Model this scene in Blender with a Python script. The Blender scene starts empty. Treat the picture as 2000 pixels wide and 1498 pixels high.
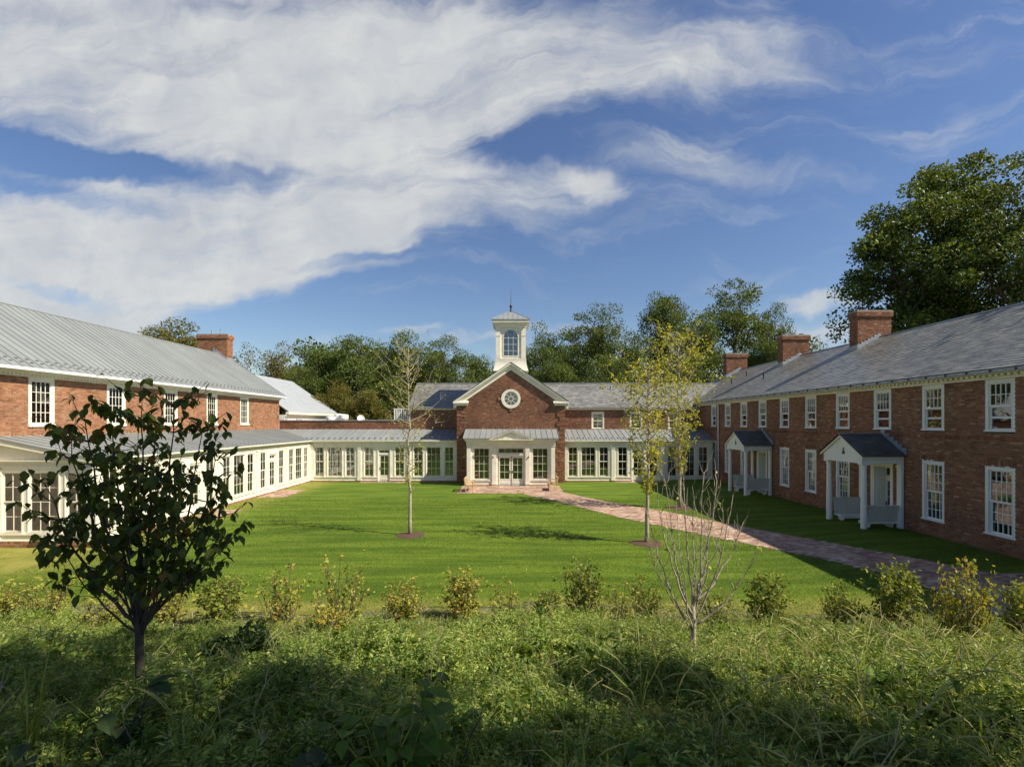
import bpy, math, random
import numpy as np
from mathutils import Vector, Matrix
R = math.radians
C = bpy.context.scene.collection
rng = np.random.default_rng(7)
F, PX, PY, EYE = 944.0, 1005.0, 826.0, 4.6

# ------------------------------------------------------------------ camera, sky, sun, exposure
cam = bpy.data.objects.new('camera', bpy.data.cameras.new('camera')); C.objects.link(cam)
cam.location = (0, 0, EYE); cam.rotation_euler = (R(90), 0, 0)
cam.data.sensor_width = 36; cam.data.lens = F/2000*36
cam.data.shift_x = (1000-PX)/2000; cam.data.shift_y = (PY-749)/2000
cam.data.clip_start = 0.05; cam.data.clip_end = 3000
sc = bpy.context.scene; sc.camera = cam
sc.view_settings.view_transform = 'Standard'; sc.view_settings.look = 'None'
sc.view_settings.exposure = 0.72; sc.view_settings.gamma = 1; sc.view_settings.use_curve_mapping = False
SUN = Vector((0.93, -0.34, 1.0)).normalized()
SUN_EL = math.asin(SUN.z); SUN_ROT = math.atan2(SUN.x, SUN.y)
sl = bpy.data.lights.new('sun', 'SUN'); sl.energy = 5.0; sl.angle = R(0.53); sl.color = (1, .91, .75)
so = bpy.data.objects.new('sun', sl); C.objects.link(so); so.location = (20, -10, 40)
so.rotation_euler = SUN.to_track_quat('Z', 'Y').to_euler()

world = bpy.data.worlds.new('World'); sc.world = world; world.use_nodes = True
def build_world():
    nt = world.node_tree; nt.nodes.clear(); N = nt.nodes.new; L = nt.links.new
    def sock(s, v):
        if isinstance(v, (int, float)): s.default_value = v
        else: L(v, s)
    def m(op, a, b=0.0, c=None, clamp=False):
        n = N('ShaderNodeMath'); n.operation = op; n.use_clamp = clamp
        sock(n.inputs[0], a); sock(n.inputs[1], b)
        if c is not None: sock(n.inputs[2], c)
        return n.outputs[0]
    def smooth(v, lo, hi):
        n = N('ShaderNodeMapRange'); n.interpolation_type = 'SMOOTHSTEP'
        sock(n.inputs['Value'], v); n.inputs['From Min'].default_value = lo; n.inputs['From Max'].default_value = hi
        return n.outputs[0]
    def noise(vec, scale, detail, rough, dist=0.0):
        n = N('ShaderNodeTexNoise'); n.inputs['Scale'].default_value = scale; n.inputs['Detail'].default_value = detail
        n.inputs['Roughness'].default_value = rough; n.inputs['Distortion'].default_value = dist; L(vec, n.inputs['Vector'])
        return n.outputs['Fac']
    def comb(x, y, z=0.0):
        n = N('ShaderNodeCombineXYZ'); sock(n.inputs[0], x); sock(n.inputs[1], y); sock(n.inputs[2], z); return n.outputs[0]
    tc = N('ShaderNodeTexCoord'); sp = N('ShaderNodeSeparateXYZ'); L(tc.outputs['Generated'], sp.inputs[0])
    X, Y, Z = sp.outputs
    yy = m('MAXIMUM', Y, 0.15)
    U = m('MULTIPLY_ADD', m('DIVIDE', X, yy), 9.44, 10.05)      # directions as tangents, hundreds of units
    V = m('MULTIPLY_ADD', m('DIVIDE', Z, yy), -9.44, 8.26)
    P0 = comb(U, V)
    w1 = m('MULTIPLY', m('SUBTRACT', noise(P0, 0.35, 4, .55), .5), 2.0)
    w2 = m('MULTIPLY', m('SUBTRACT', noise(comb(m('ADD', U, 31.0), m('ADD', V, 17.0)), 0.5, 4, .6), .5), 1.3)
    U2 = m('ADD', U, w1); V2 = m('ADD', V, w2)
    blobs = [  # cx, cy, rx, ry, rotation, weight
        (1.5, 4.9, 6.6, 1.55, -9, 1.15), (7.2, 4.15, 5.0, .85, -8, .80), (3.0, .9, 9, 2.1, 0, 1.1), (10.2, 1.1, 5.4, .95, 2, .62),
        (14.6, .9, 3.6, .8, 6, .42), (6.8, 2.6, 5, 1.2, 0, .95), (5.0, 5.35, 3.2, .62, -17, .9), (12.9, 2.9, 2.1, .55, 8, .62),
        (11.4, 3.55, .75, .34, 12, .95), (15.4, 3.45, 2.1, .4, 4, .32), (16.1, 5.8, 1.0, .25, 0, .8), (8.0, 6.38, .9, .13, 0, .6),
        (16.3, 6.45, 1.8, .35, 0, .75), (11.0, 6.32, 1.1, .18, 0, .55), (9.3, 6.58, 1.2, .12, 0, .45), (6.9, 5.1, 1.3, .3, -12, .35), (.4, 5.4, 2.4, .8, 0, .6),
        (18.5, 2.6, 2.6, .5, -10, .15), (1.2, 6.3, 2.6, .3, 0, .8),
        (1.0, 3.05, 2.9, .40, 10, -.95), (4.4, 3.35, 3.2, .25, 5, -.6), (10.9, 2.75, 2.4, .42, -6, -.75), (6.7, 5.08, 1.6, .17, -9, -.8),
        (.7, 5.6, 1.5, .2, 10, -.9), (1.5, 3.9, 1.8, .25, 8, -.5), (4.6, .2, 1.4, .3, 0, -.35), (8.2, 3.55, 1.6, .22, 8, -.3)]
    tot = 0.0
    for cx, cy, rx, ry, rot, w in blobs:
        c, s = math.cos(R(rot)), math.sin(R(rot))
        dx = m('SUBTRACT', U2, cx); dy = m('SUBTRACT', V2, cy)
        a = m('ADD', m('MULTIPLY', dx, c/rx), m('MULTIPLY', dy, s/rx))
        b = m('ADD', m('MULTIPLY', dx, -s/ry), m('MULTIPLY', dy, c/ry))
        d = m('SQRT', m('ADD', m('MULTIPLY', a, a), m('MULTIPLY', b, b)))
        k = m('MULTIPLY', m('SUBTRACT', 1.0, smooth(d, .25, 1.3)), w)
        tot = m('ADD', tot, k)
    # streaky fibres and soft billows
    bend = m('MULTIPLY', m('SUBTRACT', noise(P0, .13, 2, .5), .5), 6.0)
    st = comb(m('ADD', m('MULTIPLY', U2, .22), m('MULTIPLY', V2, .10)), m('ADD', m('ADD', m('MULTIPLY', V2, 1.35), m('MULTIPLY', U2, .12)), bend))
    n1 = m('SUBTRACT', noise(st, 1.1, 9, .62, .4), .5)
    n2 = m('SUBTRACT', noise(comb(U2, V2), .8, 8, .58, .2), .5)
    behind = m('SUBTRACT', 1.0, smooth(Y, -.1, .35))
    tot = m('ADD', m('MINIMUM', tot, 1.25), m('MULTIPLY', behind, .08))
    dens = m('ADD', tot, m('ADD', m('MULTIPLY', n1, 1.7), m('MULTIPLY', n2, .40)))
    dens = m('MULTIPLY', smooth(dens, -.08, 1.25), .95)
    up = smooth(Z, -.02, .03); dens = m('MULTIPLY', dens, up)
    sky = N('ShaderNodeTexSky'); sky.sky_type = 'NISHITA'; sky.sun_disc = False
    sky.sun_elevation = SUN_EL; sky.sun_rotation = SUN_ROT; sky.altitude = 50; sky.air_density = 1.2; sky.dust_density = .45; sky.ozone_density = 3.0
    hs = N('ShaderNodeHueSaturation'); hs.inputs['Saturation'].default_value = 1.12; hs.inputs['Hue'].default_value = .511; L(sky.outputs[0], hs.inputs['Color'])
    bg = N('ShaderNodeBackground'); L(hs.outputs[0], bg.inputs[0]); bg.inputs[1].default_value = SKY_STRENGTH
    cr = N('ShaderNodeValToRGB'); cr.color_ramp.elements[0].position = .25; cr.color_ramp.elements[0].color = (.50, .53, .58, 1)
    cr.color_ramp.elements[1].position = .75; cr.color_ramp.elements[1].color = (.68, .69, .68, 1)
    L(m('ADD', m('MULTIPLY', n2, 1.2), m('ADD', .55, m('MULTIPLY', n1, .5))), cr.inputs[0])
    bg2 = N('ShaderNodeBackground'); L(cr.outputs[0], bg2.inputs[0]); bg2.inputs[1].default_value = CLOUD_STRENGTH
    mx = N('ShaderNodeMixShader'); L(dens, mx.inputs[0]); L(bg.outputs[0], mx.inputs[1]); L(bg2.outputs[0], mx.inputs[2])
    out = N('ShaderNodeOutputWorld'); L(mx.outputs[0], out.inputs[0])
SKY_STRENGTH, CLOUD_STRENGTH = 0.068, 0.63
build_world()

# ------------------------------------------------------------------ materials
def ramp_mat(name, cols, rough=.8, source='island', noise_scale=None, noise_amt=.25, bump=0.0, bump_scale=20, translucent=0.0, spec=.3, coat=0):
    """cols: list of (pos, rgb). colour picked by a random per piece, varied by noise."""
    mt = bpy.data.materials.new(name); mt.use_nodes = True; nt = mt.node_tree; N = nt.nodes.new; L = nt.links.new
    b = nt.nodes['Principled BSDF']; b.inputs['Roughness'].default_value = rough
    b.inputs['Specular IOR Level'].default_value = spec
    cr = N('ShaderNodeValToRGB')
    while len(cr.color_ramp.elements) < len(cols): cr.color_ramp.elements.new(.5)
    for e, (p, c) in zip(cr.color_ramp.elements, cols): e.position = p; e.color = (*c, 1)
    tc = N('ShaderNodeTexCoord')
    geo = N('ShaderNodeNewGeometry')
    if source == 'island':
        oi = N('ShaderNodeObjectInfo'); a = N('ShaderNodeMath'); a.operation = 'ADD'
        L(geo.outputs['Random Per Island'], a.inputs[0]); L(oi.outputs['Random'], a.inputs[1])
        f = N('ShaderNodeMath'); f.operation = 'FRACT'; L(a.outputs[0], f.inputs[0]); src = f.outputs[0]
    elif source == 'object':
        oi = N('ShaderNodeObjectInfo'); src = oi.outputs['Random']
    else:
        n0 = N('ShaderNodeTexNoise'); n0.inputs['Scale'].default_value = source; n0.inputs['Detail'].default_value = 6
        L(geo.outputs['Position'], n0.inputs['Vector'])
        mr = N('ShaderNodeMapRange'); mr.inputs['From Min'].default_value = .3; mr.inputs['From Max'].default_value = .7
        L(n0.outputs['Fac'], mr.inputs['Value']); src = mr.outputs[0]
    L(src, cr.inputs[0]); col = cr.outputs[0]
    if noise_scale:
        n = N('ShaderNodeTexNoise'); n.inputs['Scale'].default_value = noise_scale; n.inputs['Detail'].default_value = 5
        L(geo.outputs['Position'], n.inputs['Vector'])
        mr = N('ShaderNodeMapRange'); mr.inputs['From Min'].default_value = .25; mr.inputs['From Max'].default_value = .75
        mr.inputs['To Min'].default_value = 1-noise_amt; mr.inputs['To Max'].default_value = 1+noise_amt; L(n.outputs['Fac'], mr.inputs['Value'])
        vm = N('ShaderNodeVectorMath'); vm.operation = 'SCALE'; L(col, vm.inputs[0]); L(mr.outputs[0], vm.inputs['Scale']); col = vm.outputs[0]
    L(col, b.inputs['Base Color'])
    if bump:
        n = N('ShaderNodeTexNoise'); n.inputs['Scale'].default_value = bump_scale; n.inputs['Detail'].default_value = 6
        L(geo.outputs['Position'], n.inputs['Vector']); bp = N('ShaderNodeBump'); bp.inputs['Strength'].default_value = bump
        bp.inputs['Distance'].default_value = .02; L(n.outputs['Fac'], bp.inputs['Height']); L(bp.outputs[0], b.inputs['Normal'])
    if translucent:
        tr = N('ShaderNodeBsdfTranslucent'); mx = N('ShaderNodeMixShader'); mx.inputs[0].default_value = translucent
        vm = N('ShaderNodeVectorMath'); vm.operation = 'MULTIPLY'; vm.inputs[1].default_value = (1.5, 1.35, .55); L(col, vm.inputs[0]); L(vm.outputs[0], tr.inputs[0])
        L(b.outputs[0], mx.inputs[1]); L(tr.outputs[0], mx.inputs[2]); L(mx.outputs[0], nt.nodes['Material Output'].inputs[0])
    return mt
def flat(name, c, rough=.6, noise_scale=3.0, amt=.08, metal=0.0, spec=.35, bump=0.0, bump_scale=30):
    m_ = ramp_mat(name, [(0, c), (1, c)], rough, source=1.0, noise_scale=noise_scale, noise_amt=amt, spec=spec, bump=bump, bump_scale=bump_scale)
    m_.node_tree.nodes['Principled BSDF'].inputs['Metallic'].default_value = metal
    return m_
def glass_mat(name='window_glass', tint=(.80, .84, .80), base=.08):
    mt = bpy.data.materials.new(name); mt.use_nodes = True; nt = mt.node_tree; N = nt.nodes.new; L = nt.links.new
    nt.nodes.remove(nt.nodes['Principled BSDF'])
    t = N('ShaderNodeBsdfTransparent'); t.inputs[0].default_value = (*tint, 1)
    g = N('ShaderNodeBsdfGlossy'); g.inputs['Roughness'].default_value = .02; g.inputs[0].default_value = (.95, .97, 1, 1)
    fr = N('ShaderNodeFresnel'); fr.inputs[0].default_value = 1.5
    a = N('ShaderNodeMath'); a.operation = 'MULTIPLY_ADD'; L(fr.outputs[0], a.inputs[0]); a.inputs[1].default_value = 1.5; a.inputs[2].default_value = base; a.use_clamp = True
    n = N('ShaderNodeTexNoise'); n.inputs['Scale'].default_value = 1.3; geo = N('ShaderNodeNewGeometry'); L(geo.outputs['Position'], n.inputs['Vector'])
    bp = N('ShaderNodeBump'); bp.inputs['Strength'].default_value = .12; bp.inputs['Distance'].default_value = .05; L(n.outputs['Fac'], bp.inputs['Height']); L(bp.outputs[0], g.inputs['Normal'])
    mx = N('ShaderNodeMixShader'); L(a.outputs[0], mx.inputs[0]); L(t.outputs[0], mx.inputs[1]); L(g.outputs[0], mx.inputs[2])
    L(mx.outputs[0], nt.nodes['Material Output'].inputs[0]); return mt

M = {}
M['brick_red'] = ramp_mat('red_brick', [(0, (.11, .048, .030)), (.2, (.185, .074, .040)), (.6, (.200, .090, .050)), (.93, (.255, .125, .072)), (1, (.36, .215, .135))], .85, noise_scale=.6, noise_amt=.32, bump=.3, bump_scale=60)
M['brick_tan'] = ramp_mat('orange_brick', [(0, (.15, .065, .035)), (.12, (.24, .102, .050)), (.55, (.285, .128, .066)), (.9, (.35, .175, .095)), (1, (.27, .18, .12))], .85, noise_scale=1.1, noise_amt=.2, bump=.3, bump_scale=60)
M['mortar'] = flat('mortar', (.34, .28, .20), .95, 3, .25)
M['paver'] = ramp_mat('path_brick', [(0, (.22, .125, .085)), (.4, (.33, .205, .145)), (.8, (.40, .28, .205)), (1, (.50, .42, .34))], .85, noise_scale=.9, noise_amt=.35)
M['joint'] = flat('paver_joint_sand', (.30, .26, .21), .95, 8, .25)
M['white'] = flat('cream_painted_wood', (.75, .71, .59), .5, 2.2, .10)
M['porch_white'] = flat('white_painted_wood', (.74, .75, .72), .5, 1.2, .06)
M['grey_paint'] = flat('grey_painted_boards', (.50, .52, .48), .6, 2, .08)
M['metal'] = ramp_mat('standing_seam_metal', [(0, (.235, .250, .250)), (1, (.265, .282, .280))], .42, source='object', noise_scale=.8, noise_amt=.08, spec=.6)
M['metal'].node_tree.nodes['Principled BSDF'].inputs['Metallic'].default_value = .15
M['metal_light'] = flat('pale_metal_roof', (.36, .385, .41), .5, .7, .05, metal=.1)
M['slate'] = ramp_mat('roof_slate', [(0, (.120, .120, .110)), (.4, (.155, .155, .142)), (.8, (.19, .187, .168)), (1, (.22, .21, .18))], .38, noise_scale=.7, noise_amt=.22, spec=.8, bump=.15, bump_scale=25)
M['slate_dark'] = ramp_mat('dark_porch_slate', [(0, (.058, .055, .054)), (1, (.105, .10, .096))], .5, source='object', noise_scale=5, noise_amt=.2, spec=.5)
M['lead'] = flat('lead_flashing', (.30, .33, .36), .5, 4, .25, metal=.3)
M['glass'] = glass_mat()
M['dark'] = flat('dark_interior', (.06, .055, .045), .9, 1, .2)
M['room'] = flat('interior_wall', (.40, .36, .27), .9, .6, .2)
M['room_floor'] = flat('interior_floor', (.16, .11, .07), .6, 2, .2)
M['curtain'] = flat('sheer_curtain', (.70, .70, .62), .9, 2, .1)
M['curtain_green'] = flat('pale_green_curtain', (.50, .56, .44), .9, 2, .1)
M['black'] = flat('black_metal', (.02, .02, .02), .4)
M['pipe'] = flat('dark_pipe', (.05, .05, .055), .5, metal=.5)
M['teak'] = flat('teak_wood', (.50, .34, .17), .6, 9, .2)
M['concrete'] = flat('concrete', (.30, .28, .24), .9, 3, .2, bump=.3)
M['stone'] = flat('grey_stone', (.32, .29, .24), .9, 7, .35, bump=.6)
M['lamp_white'] = flat('white_fittings', (.75, .76, .76), .4)
M['bark'] = flat('grey_brown_bark', (.11, .085, .06), .9, 12, .4, bump=.6, bump_scale=40)
M['bark_pale'] = flat('pale_bark', (.33, .28, .20), .85, 14, .35, bump=.5, bump_scale=60)
M['bark_dark'] = flat('dark_bark', (.06, .048, .038), .9, 12, .3, bump=.5, bump_scale=60)
M['mulch'] = flat('mulch', (.085, .05, .032), .95, 20, .5, bump=.8, bump_scale=60)
M['far_leaf'] = ramp_mat('far_tree_leaves', [(0, (.055, .085, .018)), (.5, (.090, .130, .024)), (.9, (.120, .155, .028)), (1, (.17, .18, .035))], .6, noise_scale=.35, noise_amt=.3, translucent=.3)
M['gold_leaf'] = ramp_mat('turning_leaves', [(0, (.075, .085, .015)), (.5, (.13, .13, .02)), (1, (.20, .15, .03))], .6, noise_scale=.5, noise_amt=.3, translucent=.3)
M['olive_leaf'] = ramp_mat('thin_olive_leaves', [(0, (.06, .075, .03)), (1, (.13, .14, .06))], .6, noise_scale=.5, noise_amt=.3, translucent=.3)
M['oak_leaf'] = ramp_mat('broad_tree_leaves', [(0, (.045, .078, .017)), (.6, (.095, .135, .024)), (1, (.15, .18, .032))], .5, noise_scale=.3, noise_amt=.35, translucent=.28)
M['sap_leaf'] = ramp_mat('sapling_leaves', [(0, (.17, .21, .025)), (.5, (.33, .35, .045)), (.9, (.48, .44, .06)), (1, (.48, .28, .05))], .5, translucent=.4)
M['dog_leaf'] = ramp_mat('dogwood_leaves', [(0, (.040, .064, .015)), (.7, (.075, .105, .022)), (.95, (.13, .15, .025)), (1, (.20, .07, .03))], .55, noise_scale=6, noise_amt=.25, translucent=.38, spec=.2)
M['shrub_leaf'] = ramp_mat('shrub_leaves', [(0, (.15, .19, .025)), (.5, (.29, .32, .045)), (.85, (.38, .34, .06)), (1, (.36, .18, .07))], .55, translucent=.35)
M['shrub_green'] = ramp_mat('green_shrub_leaves', [(0, (.09, .14, .02)), (.6, (.20, .25, .035)), (1, (.32, .30, .05))], .55, translucent=.35)
M['weed'] = ramp_mat('weed_leaves', [(0, (.07, .13, .022)), (.5, (.18, .26, .045)), (.85, (.31, .38, .08)), (1, (.42, .41, .13))], .5, noise_scale=.6, noise_amt=.3, translucent=.3)
M['weed_grass'] = ramp_mat('tall_grass', [(0, (.11, .17, .025)), (.6, (.25, .30, .05)), (1, (.40, .37, .10))], .5, noise_scale=.6, noise_amt=.3, translucent=.35)
M['edge_grass'] = ramp_mat('yellowing_grass', [(0, (.20, .22, .03)), (.6, (.36, .34, .06)), (1, (.48, .42, .12))], .7, translucent=.35)
M['foxtail'] = ramp_mat('foxtail_heads', [(0, (.26, .30, .09)), (1, (.46, .42, .16))], .7, translucent=.35)
M['straw'] = ramp_mat('dry_straw', [(0, (.22, .18, .11)), (1, (.42, .36, .25))], .9)
M['poke'] = ramp_mat('broad_weed_leaves', [(0, (.055, .11, .015)), (1, (.13, .21, .03))], .5, noise_scale=8, noise_amt=.2, translucent=.4, spec=.25)
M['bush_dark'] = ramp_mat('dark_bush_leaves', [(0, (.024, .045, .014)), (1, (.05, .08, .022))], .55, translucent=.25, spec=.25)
M['flower_yellow'] = ramp_mat('goldenrod', [(0, (.40, .25, .02)), (1, (.60, .40, .03))], .7)
M['blade'] = ramp_mat('lawn_blades', [(0, (.060, .112, .010)), (.5, (.10, .165, .014)), (1, (.18, .22, .028))], .55, translucent=.35, noise_scale=.25, noise_amt=.2)

def lawn_material():
    mt = bpy.data.materials.new('mown_lawn'); mt.use_nodes = True; nt = mt.node_tree; N = nt.nodes.new; L = nt.links.new
    b = nt.nodes['Principled BSDF']; b.inputs['Roughness'].default_value = .85; b.inputs['Specular IOR Level'].default_value = .15
    geo = N('ShaderNodeNewGeometry')
    def noise(s, d, stretch=None):
        n = N('ShaderNodeTexNoise'); n.inputs['Scale'].default_value = s; n.inputs['Detail'].default_value = d; n.inputs['Roughness'].default_value = .65
        if stretch:
            mp = N('ShaderNodeMapping'); mp.inputs['Rotation'].default_value = (0, 0, stretch[0]); mp.inputs['Scale'].default_value = stretch[1]
            L(geo.outputs['Position'], mp.inputs[0]); L(mp.outputs[0], n.inputs['Vector'])
        else: L(geo.outputs['Position'], n.inputs['Vector'])
        return n.outputs['Fac']
    def mr(v, a, b_, c, d):
        n = N('ShaderNodeMapRange'); n.inputs['From Min'].default_value = a; n.inputs['From Max'].default_value = b_; n.inputs['To Min'].default_value = c; n.inputs['To Max'].default_value = d
        L(v, n.inputs['Value']); return n.outputs[0]
    cr = N('ShaderNodeValToRGB'); e = cr.color_ramp.elements
    e[0].position = .3; e[0].color = (.065, .115, .010, 1); e[1].position = .72; e[1].color = (.135, .198, .019, 1)
    add = N('ShaderNodeMath'); add.operation = 'MULTIPLY_ADD'; L(noise(9, 8), add.inputs[0]); add.inputs[1].default_value = .55
    mow = mr(noise(1.0, 2, (R(-24), (.22, 1.5, 1))), .40, .60, .02, .38); L(mow, add.inputs[2])
    L(add.outputs[0], cr.inputs[0])
    # worn yellow turf near the west end wall and along the meadow edge
    sep = N('ShaderNodeSeparateXYZ'); L(geo.outputs['Position'], sep.inputs[0])
    px = mr(sep.outputs[0], -13.0, -15.5, 0, 1)
    py = mr(sep.outputs[1], 14.0, 16.0, 0, 1)
    mul = N('ShaderNodeMath'); mul.operation = 'MULTIPLY'; L(px, mul.inputs[0]); L(py, mul.inputs[1])
    edge = mr(sep.outputs[1], 12.9, 12.2, 0, 1)
    mxx = N('ShaderNodeMath'); mxx.operation = 'MAXIMUM'; L(mul.outputs[0], mxx.inputs[0]); L(edge, mxx.inputs[1])
    fac = N('ShaderNodeMath'); fac.operation = 'MULTIPLY'; L(mxx.outputs[0], fac.inputs[0]); L(mr(noise(1.2, 5), .3, .6, .2, .95), fac.inputs[1])
    mx = N('ShaderNodeMix'); mx.data_type = 'RGBA'; L(fac.outputs[0], mx.inputs[0]); L(cr.outputs[0], mx.inputs[6]); mx.inputs[7].default_value = (.27, .25, .06, 1)
    L(mx.outputs[2], b.inputs['Base Color'])
    bp = N('ShaderNodeBump'); bp.inputs['Strength'].default_value = .9; bp.inputs['Distance'].default_value = .04; L(noise(38, 6), bp.inputs['Height']); L(bp.outputs[0], b.inputs['Normal'])
    return mt
M['lawn'] = lawn_material()
M['soil'] = ramp_mat('meadow_soil', [(0, (.035, .05, .015)), (.55, (.07, .09, .025)), (.85, (.16, .13, .07)), (1, (.26, .21, .14))], .95, source=1.6, noise_scale=14, noise_amt=.45, bump=.9, bump_scale=18)

# ------------------------------------------------------------------ mesh helpers
class MB:
    def __init__(s): s.v = []; s.f = []; s.n = 0
    def add(s, verts, faces):
        s.v.extend([tuple(v) for v in verts]); s.f.extend([tuple(i+s.n for i in f) for f in faces]); s.n += len(verts); return s
    def box(s, x0, y0, z0, x1, y1, z1):
        return s.add([(x0,y0,z0),(x1,y0,z0),(x1,y1,z0),(x0,y1,z0),(x0,y0,z1),(x1,y0,z1),(x1,y1,z1),(x0,y1,z1)],
              [(0,3,2,1),(4,5,6,7),(0,1,5,4),(1,2,6,5),(2,3,7,6),(3,0,4,7)])
    def hexa(s, p):   # 8 points, same order as box
        return s.add(p, [(0,3,2,1),(4,5,6,7),(0,1,5,4),(1,2,6,5),(2,3,7,6),(3,0,4,7)])
    def prism(s, poly, off):   # poly: 3D points, extruded by vector off
        n = len(poly); a = [Vector(p) for p in poly]; b = [p+Vector(off) for p in a]
        return s.add(a+b, [tuple(range(n))[::-1], tuple(range(n, 2*n))] + [(i, (i+1) % n, n+(i+1) % n, n+i) for i in range(n)])
    def tube(s, pts, rad, n=6, cap=True):
        pts = [Vector(p) for p in pts]; k = len(pts); vs = []
        for i, p in enumerate(pts):
            d = (pts[min(i+1, k-1)]-pts[max(i-1, 0)]).normalized()
            a = Vector((0, 0, 1)) if abs(d.z) < .9 else Vector((1, 0, 0))
            u = d.cross(a).normalized(); w = d.cross(u)
            r = rad[i] if hasattr(rad, '__len__') else rad
            for j in range(n):
                t = 2*math.pi*j/n; vs.append(p+u*r*math.cos(t)+w*r*math.sin(t))
        fs = [(i*n+j, i*n+(j+1) % n, (i+1)*n+(j+1) % n, (i+1)*n+j) for i in range(k-1) for j in range(n)]
        if cap: fs += [tuple(range(n))[::-1], tuple(range((k-1)*n, k*n))]
        return s.add(vs, fs)
    def lathe(s, prof, c=(0, 0), n=20):
        pts = [(c[0], c[1], z) for r, z in prof]; vs = []
        for r, z in prof:
            for j in range(n): t = 2*math.pi*j/n; vs.append((c[0]+r*math.cos(t), c[1]+r*math.sin(t), z))
        k = len(prof)
        fs = [(i*n+j, i*n+(j+1) % n, (i+1)*n+(j+1) % n, (i+1)*n+j) for i in range(k-1) for j in range(n)] + [tuple(range(n))[::-1], tuple(range((k-1)*n, k*n))]
        return s.add(vs, fs)
    def mesh(s, name):
        me = bpy.data.meshes.new(name); me.from_pydata(s.v, [], s.f); me.update(); return me
def np_mesh(name, V, Fc):
    V = np.ascontiguousarray(V, dtype=np.float32).reshape(-1, 3); Fc = np.ascontiguousarray(Fc, dtype=np.int32); k = Fc.shape[1]
    me = bpy.data.meshes.new(name); me.vertices.add(len(V)); me.vertices.foreach_set('co', V.ravel())
    me.loops.add(Fc.size); me.loops.foreach_set('vertex_index', Fc.ravel())
    me.polygons.add(len(Fc)); me.polygons.foreach_set('loop_start', np.arange(0, Fc.size, k, dtype=np.int32))
    try: me.polygons.foreach_set('loop_total', np.full(len(Fc), k, dtype=np.int32))
    except Exception: pass
    me.update(calc_edges=True); me.shade_flat(); return me
def smooth_mesh(me): me.polygons.foreach_set('use_smooth', [True]*len(me.polygons)); return me
def link(name, me, mat, loc=(0, 0, 0), rz=0.0, parent=None):
    o = bpy.data.objects.new(name, me); C.objects.link(o)
    if me is not None and mat is not None and not me.materials: me.materials.append(mat)
    o.location = loc; o.rotation_euler = (0, 0, rz)
    if parent: o.parent = parent
    return o
def root(name, loc, label, cat, group=None, rz=0.0):
    o = bpy.data.objects.new(name, None); C.objects.link(o); o.location = loc; o.rotation_euler = (0, 0, rz); o.empty_display_size = .2
    return tag(o, label, cat, group)
def tag(o, label=None, cat=None, group=None, kind=None):
    for k, v in (('label', label), ('category', cat), ('group', group), ('kind', kind)):
        if v: o[k] = v
    return o
def part(name, mb, mat, rt, loc=None, rz=0.0):
    """mb in world coordinates when loc is None, else local to loc"""
    me = mb.mesh(name) if isinstance(mb, MB) else mb
    l = (-rt.location) if loc is None else Vector(loc)-rt.location
    return link(name, me, mat, l, rz, rt)
def kid(name, mb, mat, par, loc=(0, 0, 0), rz=0.0):
    me = mb.mesh(name) if isinstance(mb, MB) else mb
    return link(name, me, mat, loc, rz, par)
def copy_tree(o, parent=None, loc=None, rz=None):
    c = o.copy(); C.objects.link(c); c.parent = parent
    for k in ('label', 'group'):
        if parent is None and k in c: del c[k]
    if loc is not None: c.location = loc
    if rz is not None: c.rotation_euler.z = rz
    for ch in list(o.children): copy_tree(ch, c)
    return c

# ------------------------------------------------------------------ ground height
BD = np.array([-1, 0, 1, 2, 4, 5.5, 7, 8, 9, 10.5, 13, 20, 60.0]); BZ = np.array([0, 0, .18, .42, 1.0, 1.42, 1.83, 2.05, 2.25, 2.45, 2.7, 3.0, 3.5])
def gz(x, y):
    x = np.asarray(x, float); y = np.asarray(y, float)
    right = np.clip((x-7)/8, 0, 1); right = right*right*(3-2*right)
    z = right*(.20+.22*np.clip((30-y)/14, 0, 1))*np.clip((44-y)/6, 0, 1)
    left = np.clip((-x-9)/7, 0, 1)*np.clip((27-y)/8, 0, 1); z = z-.14*left
    d = 12.0-y+.35*np.sin(x*.45+1)+.15*np.sin(x*1.7)
    z = z+np.interp(d, BD, BZ)*(1-.35*np.clip((x-9)/7, 0, 1))
    z = z+np.clip(d-.5, 0, 1)*(.06*np.sin(x*1.3+y*.7)*np.cos(y*1.9)+.04*np.sin(x*3.1+2*y))
    return z
def at(px, py):
    """where the sight line through a photograph point meets the ground"""
    u, v = (px-PX)/F, (PY-py)/F; lo, hi = 1.0, 80.0
    for Y in np.arange(2.0, 80, .25):
        if EYE+v*Y <= gz(u*Y, Y): hi = Y; lo = Y-.25; break
    for _ in range(20):
        mid = (lo+hi)/2
        if EYE+v*mid <= gz(u*mid, mid): hi = mid
        else: lo = mid
    return Vector((u*hi, hi, float(gz(u*hi, hi))))

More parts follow.
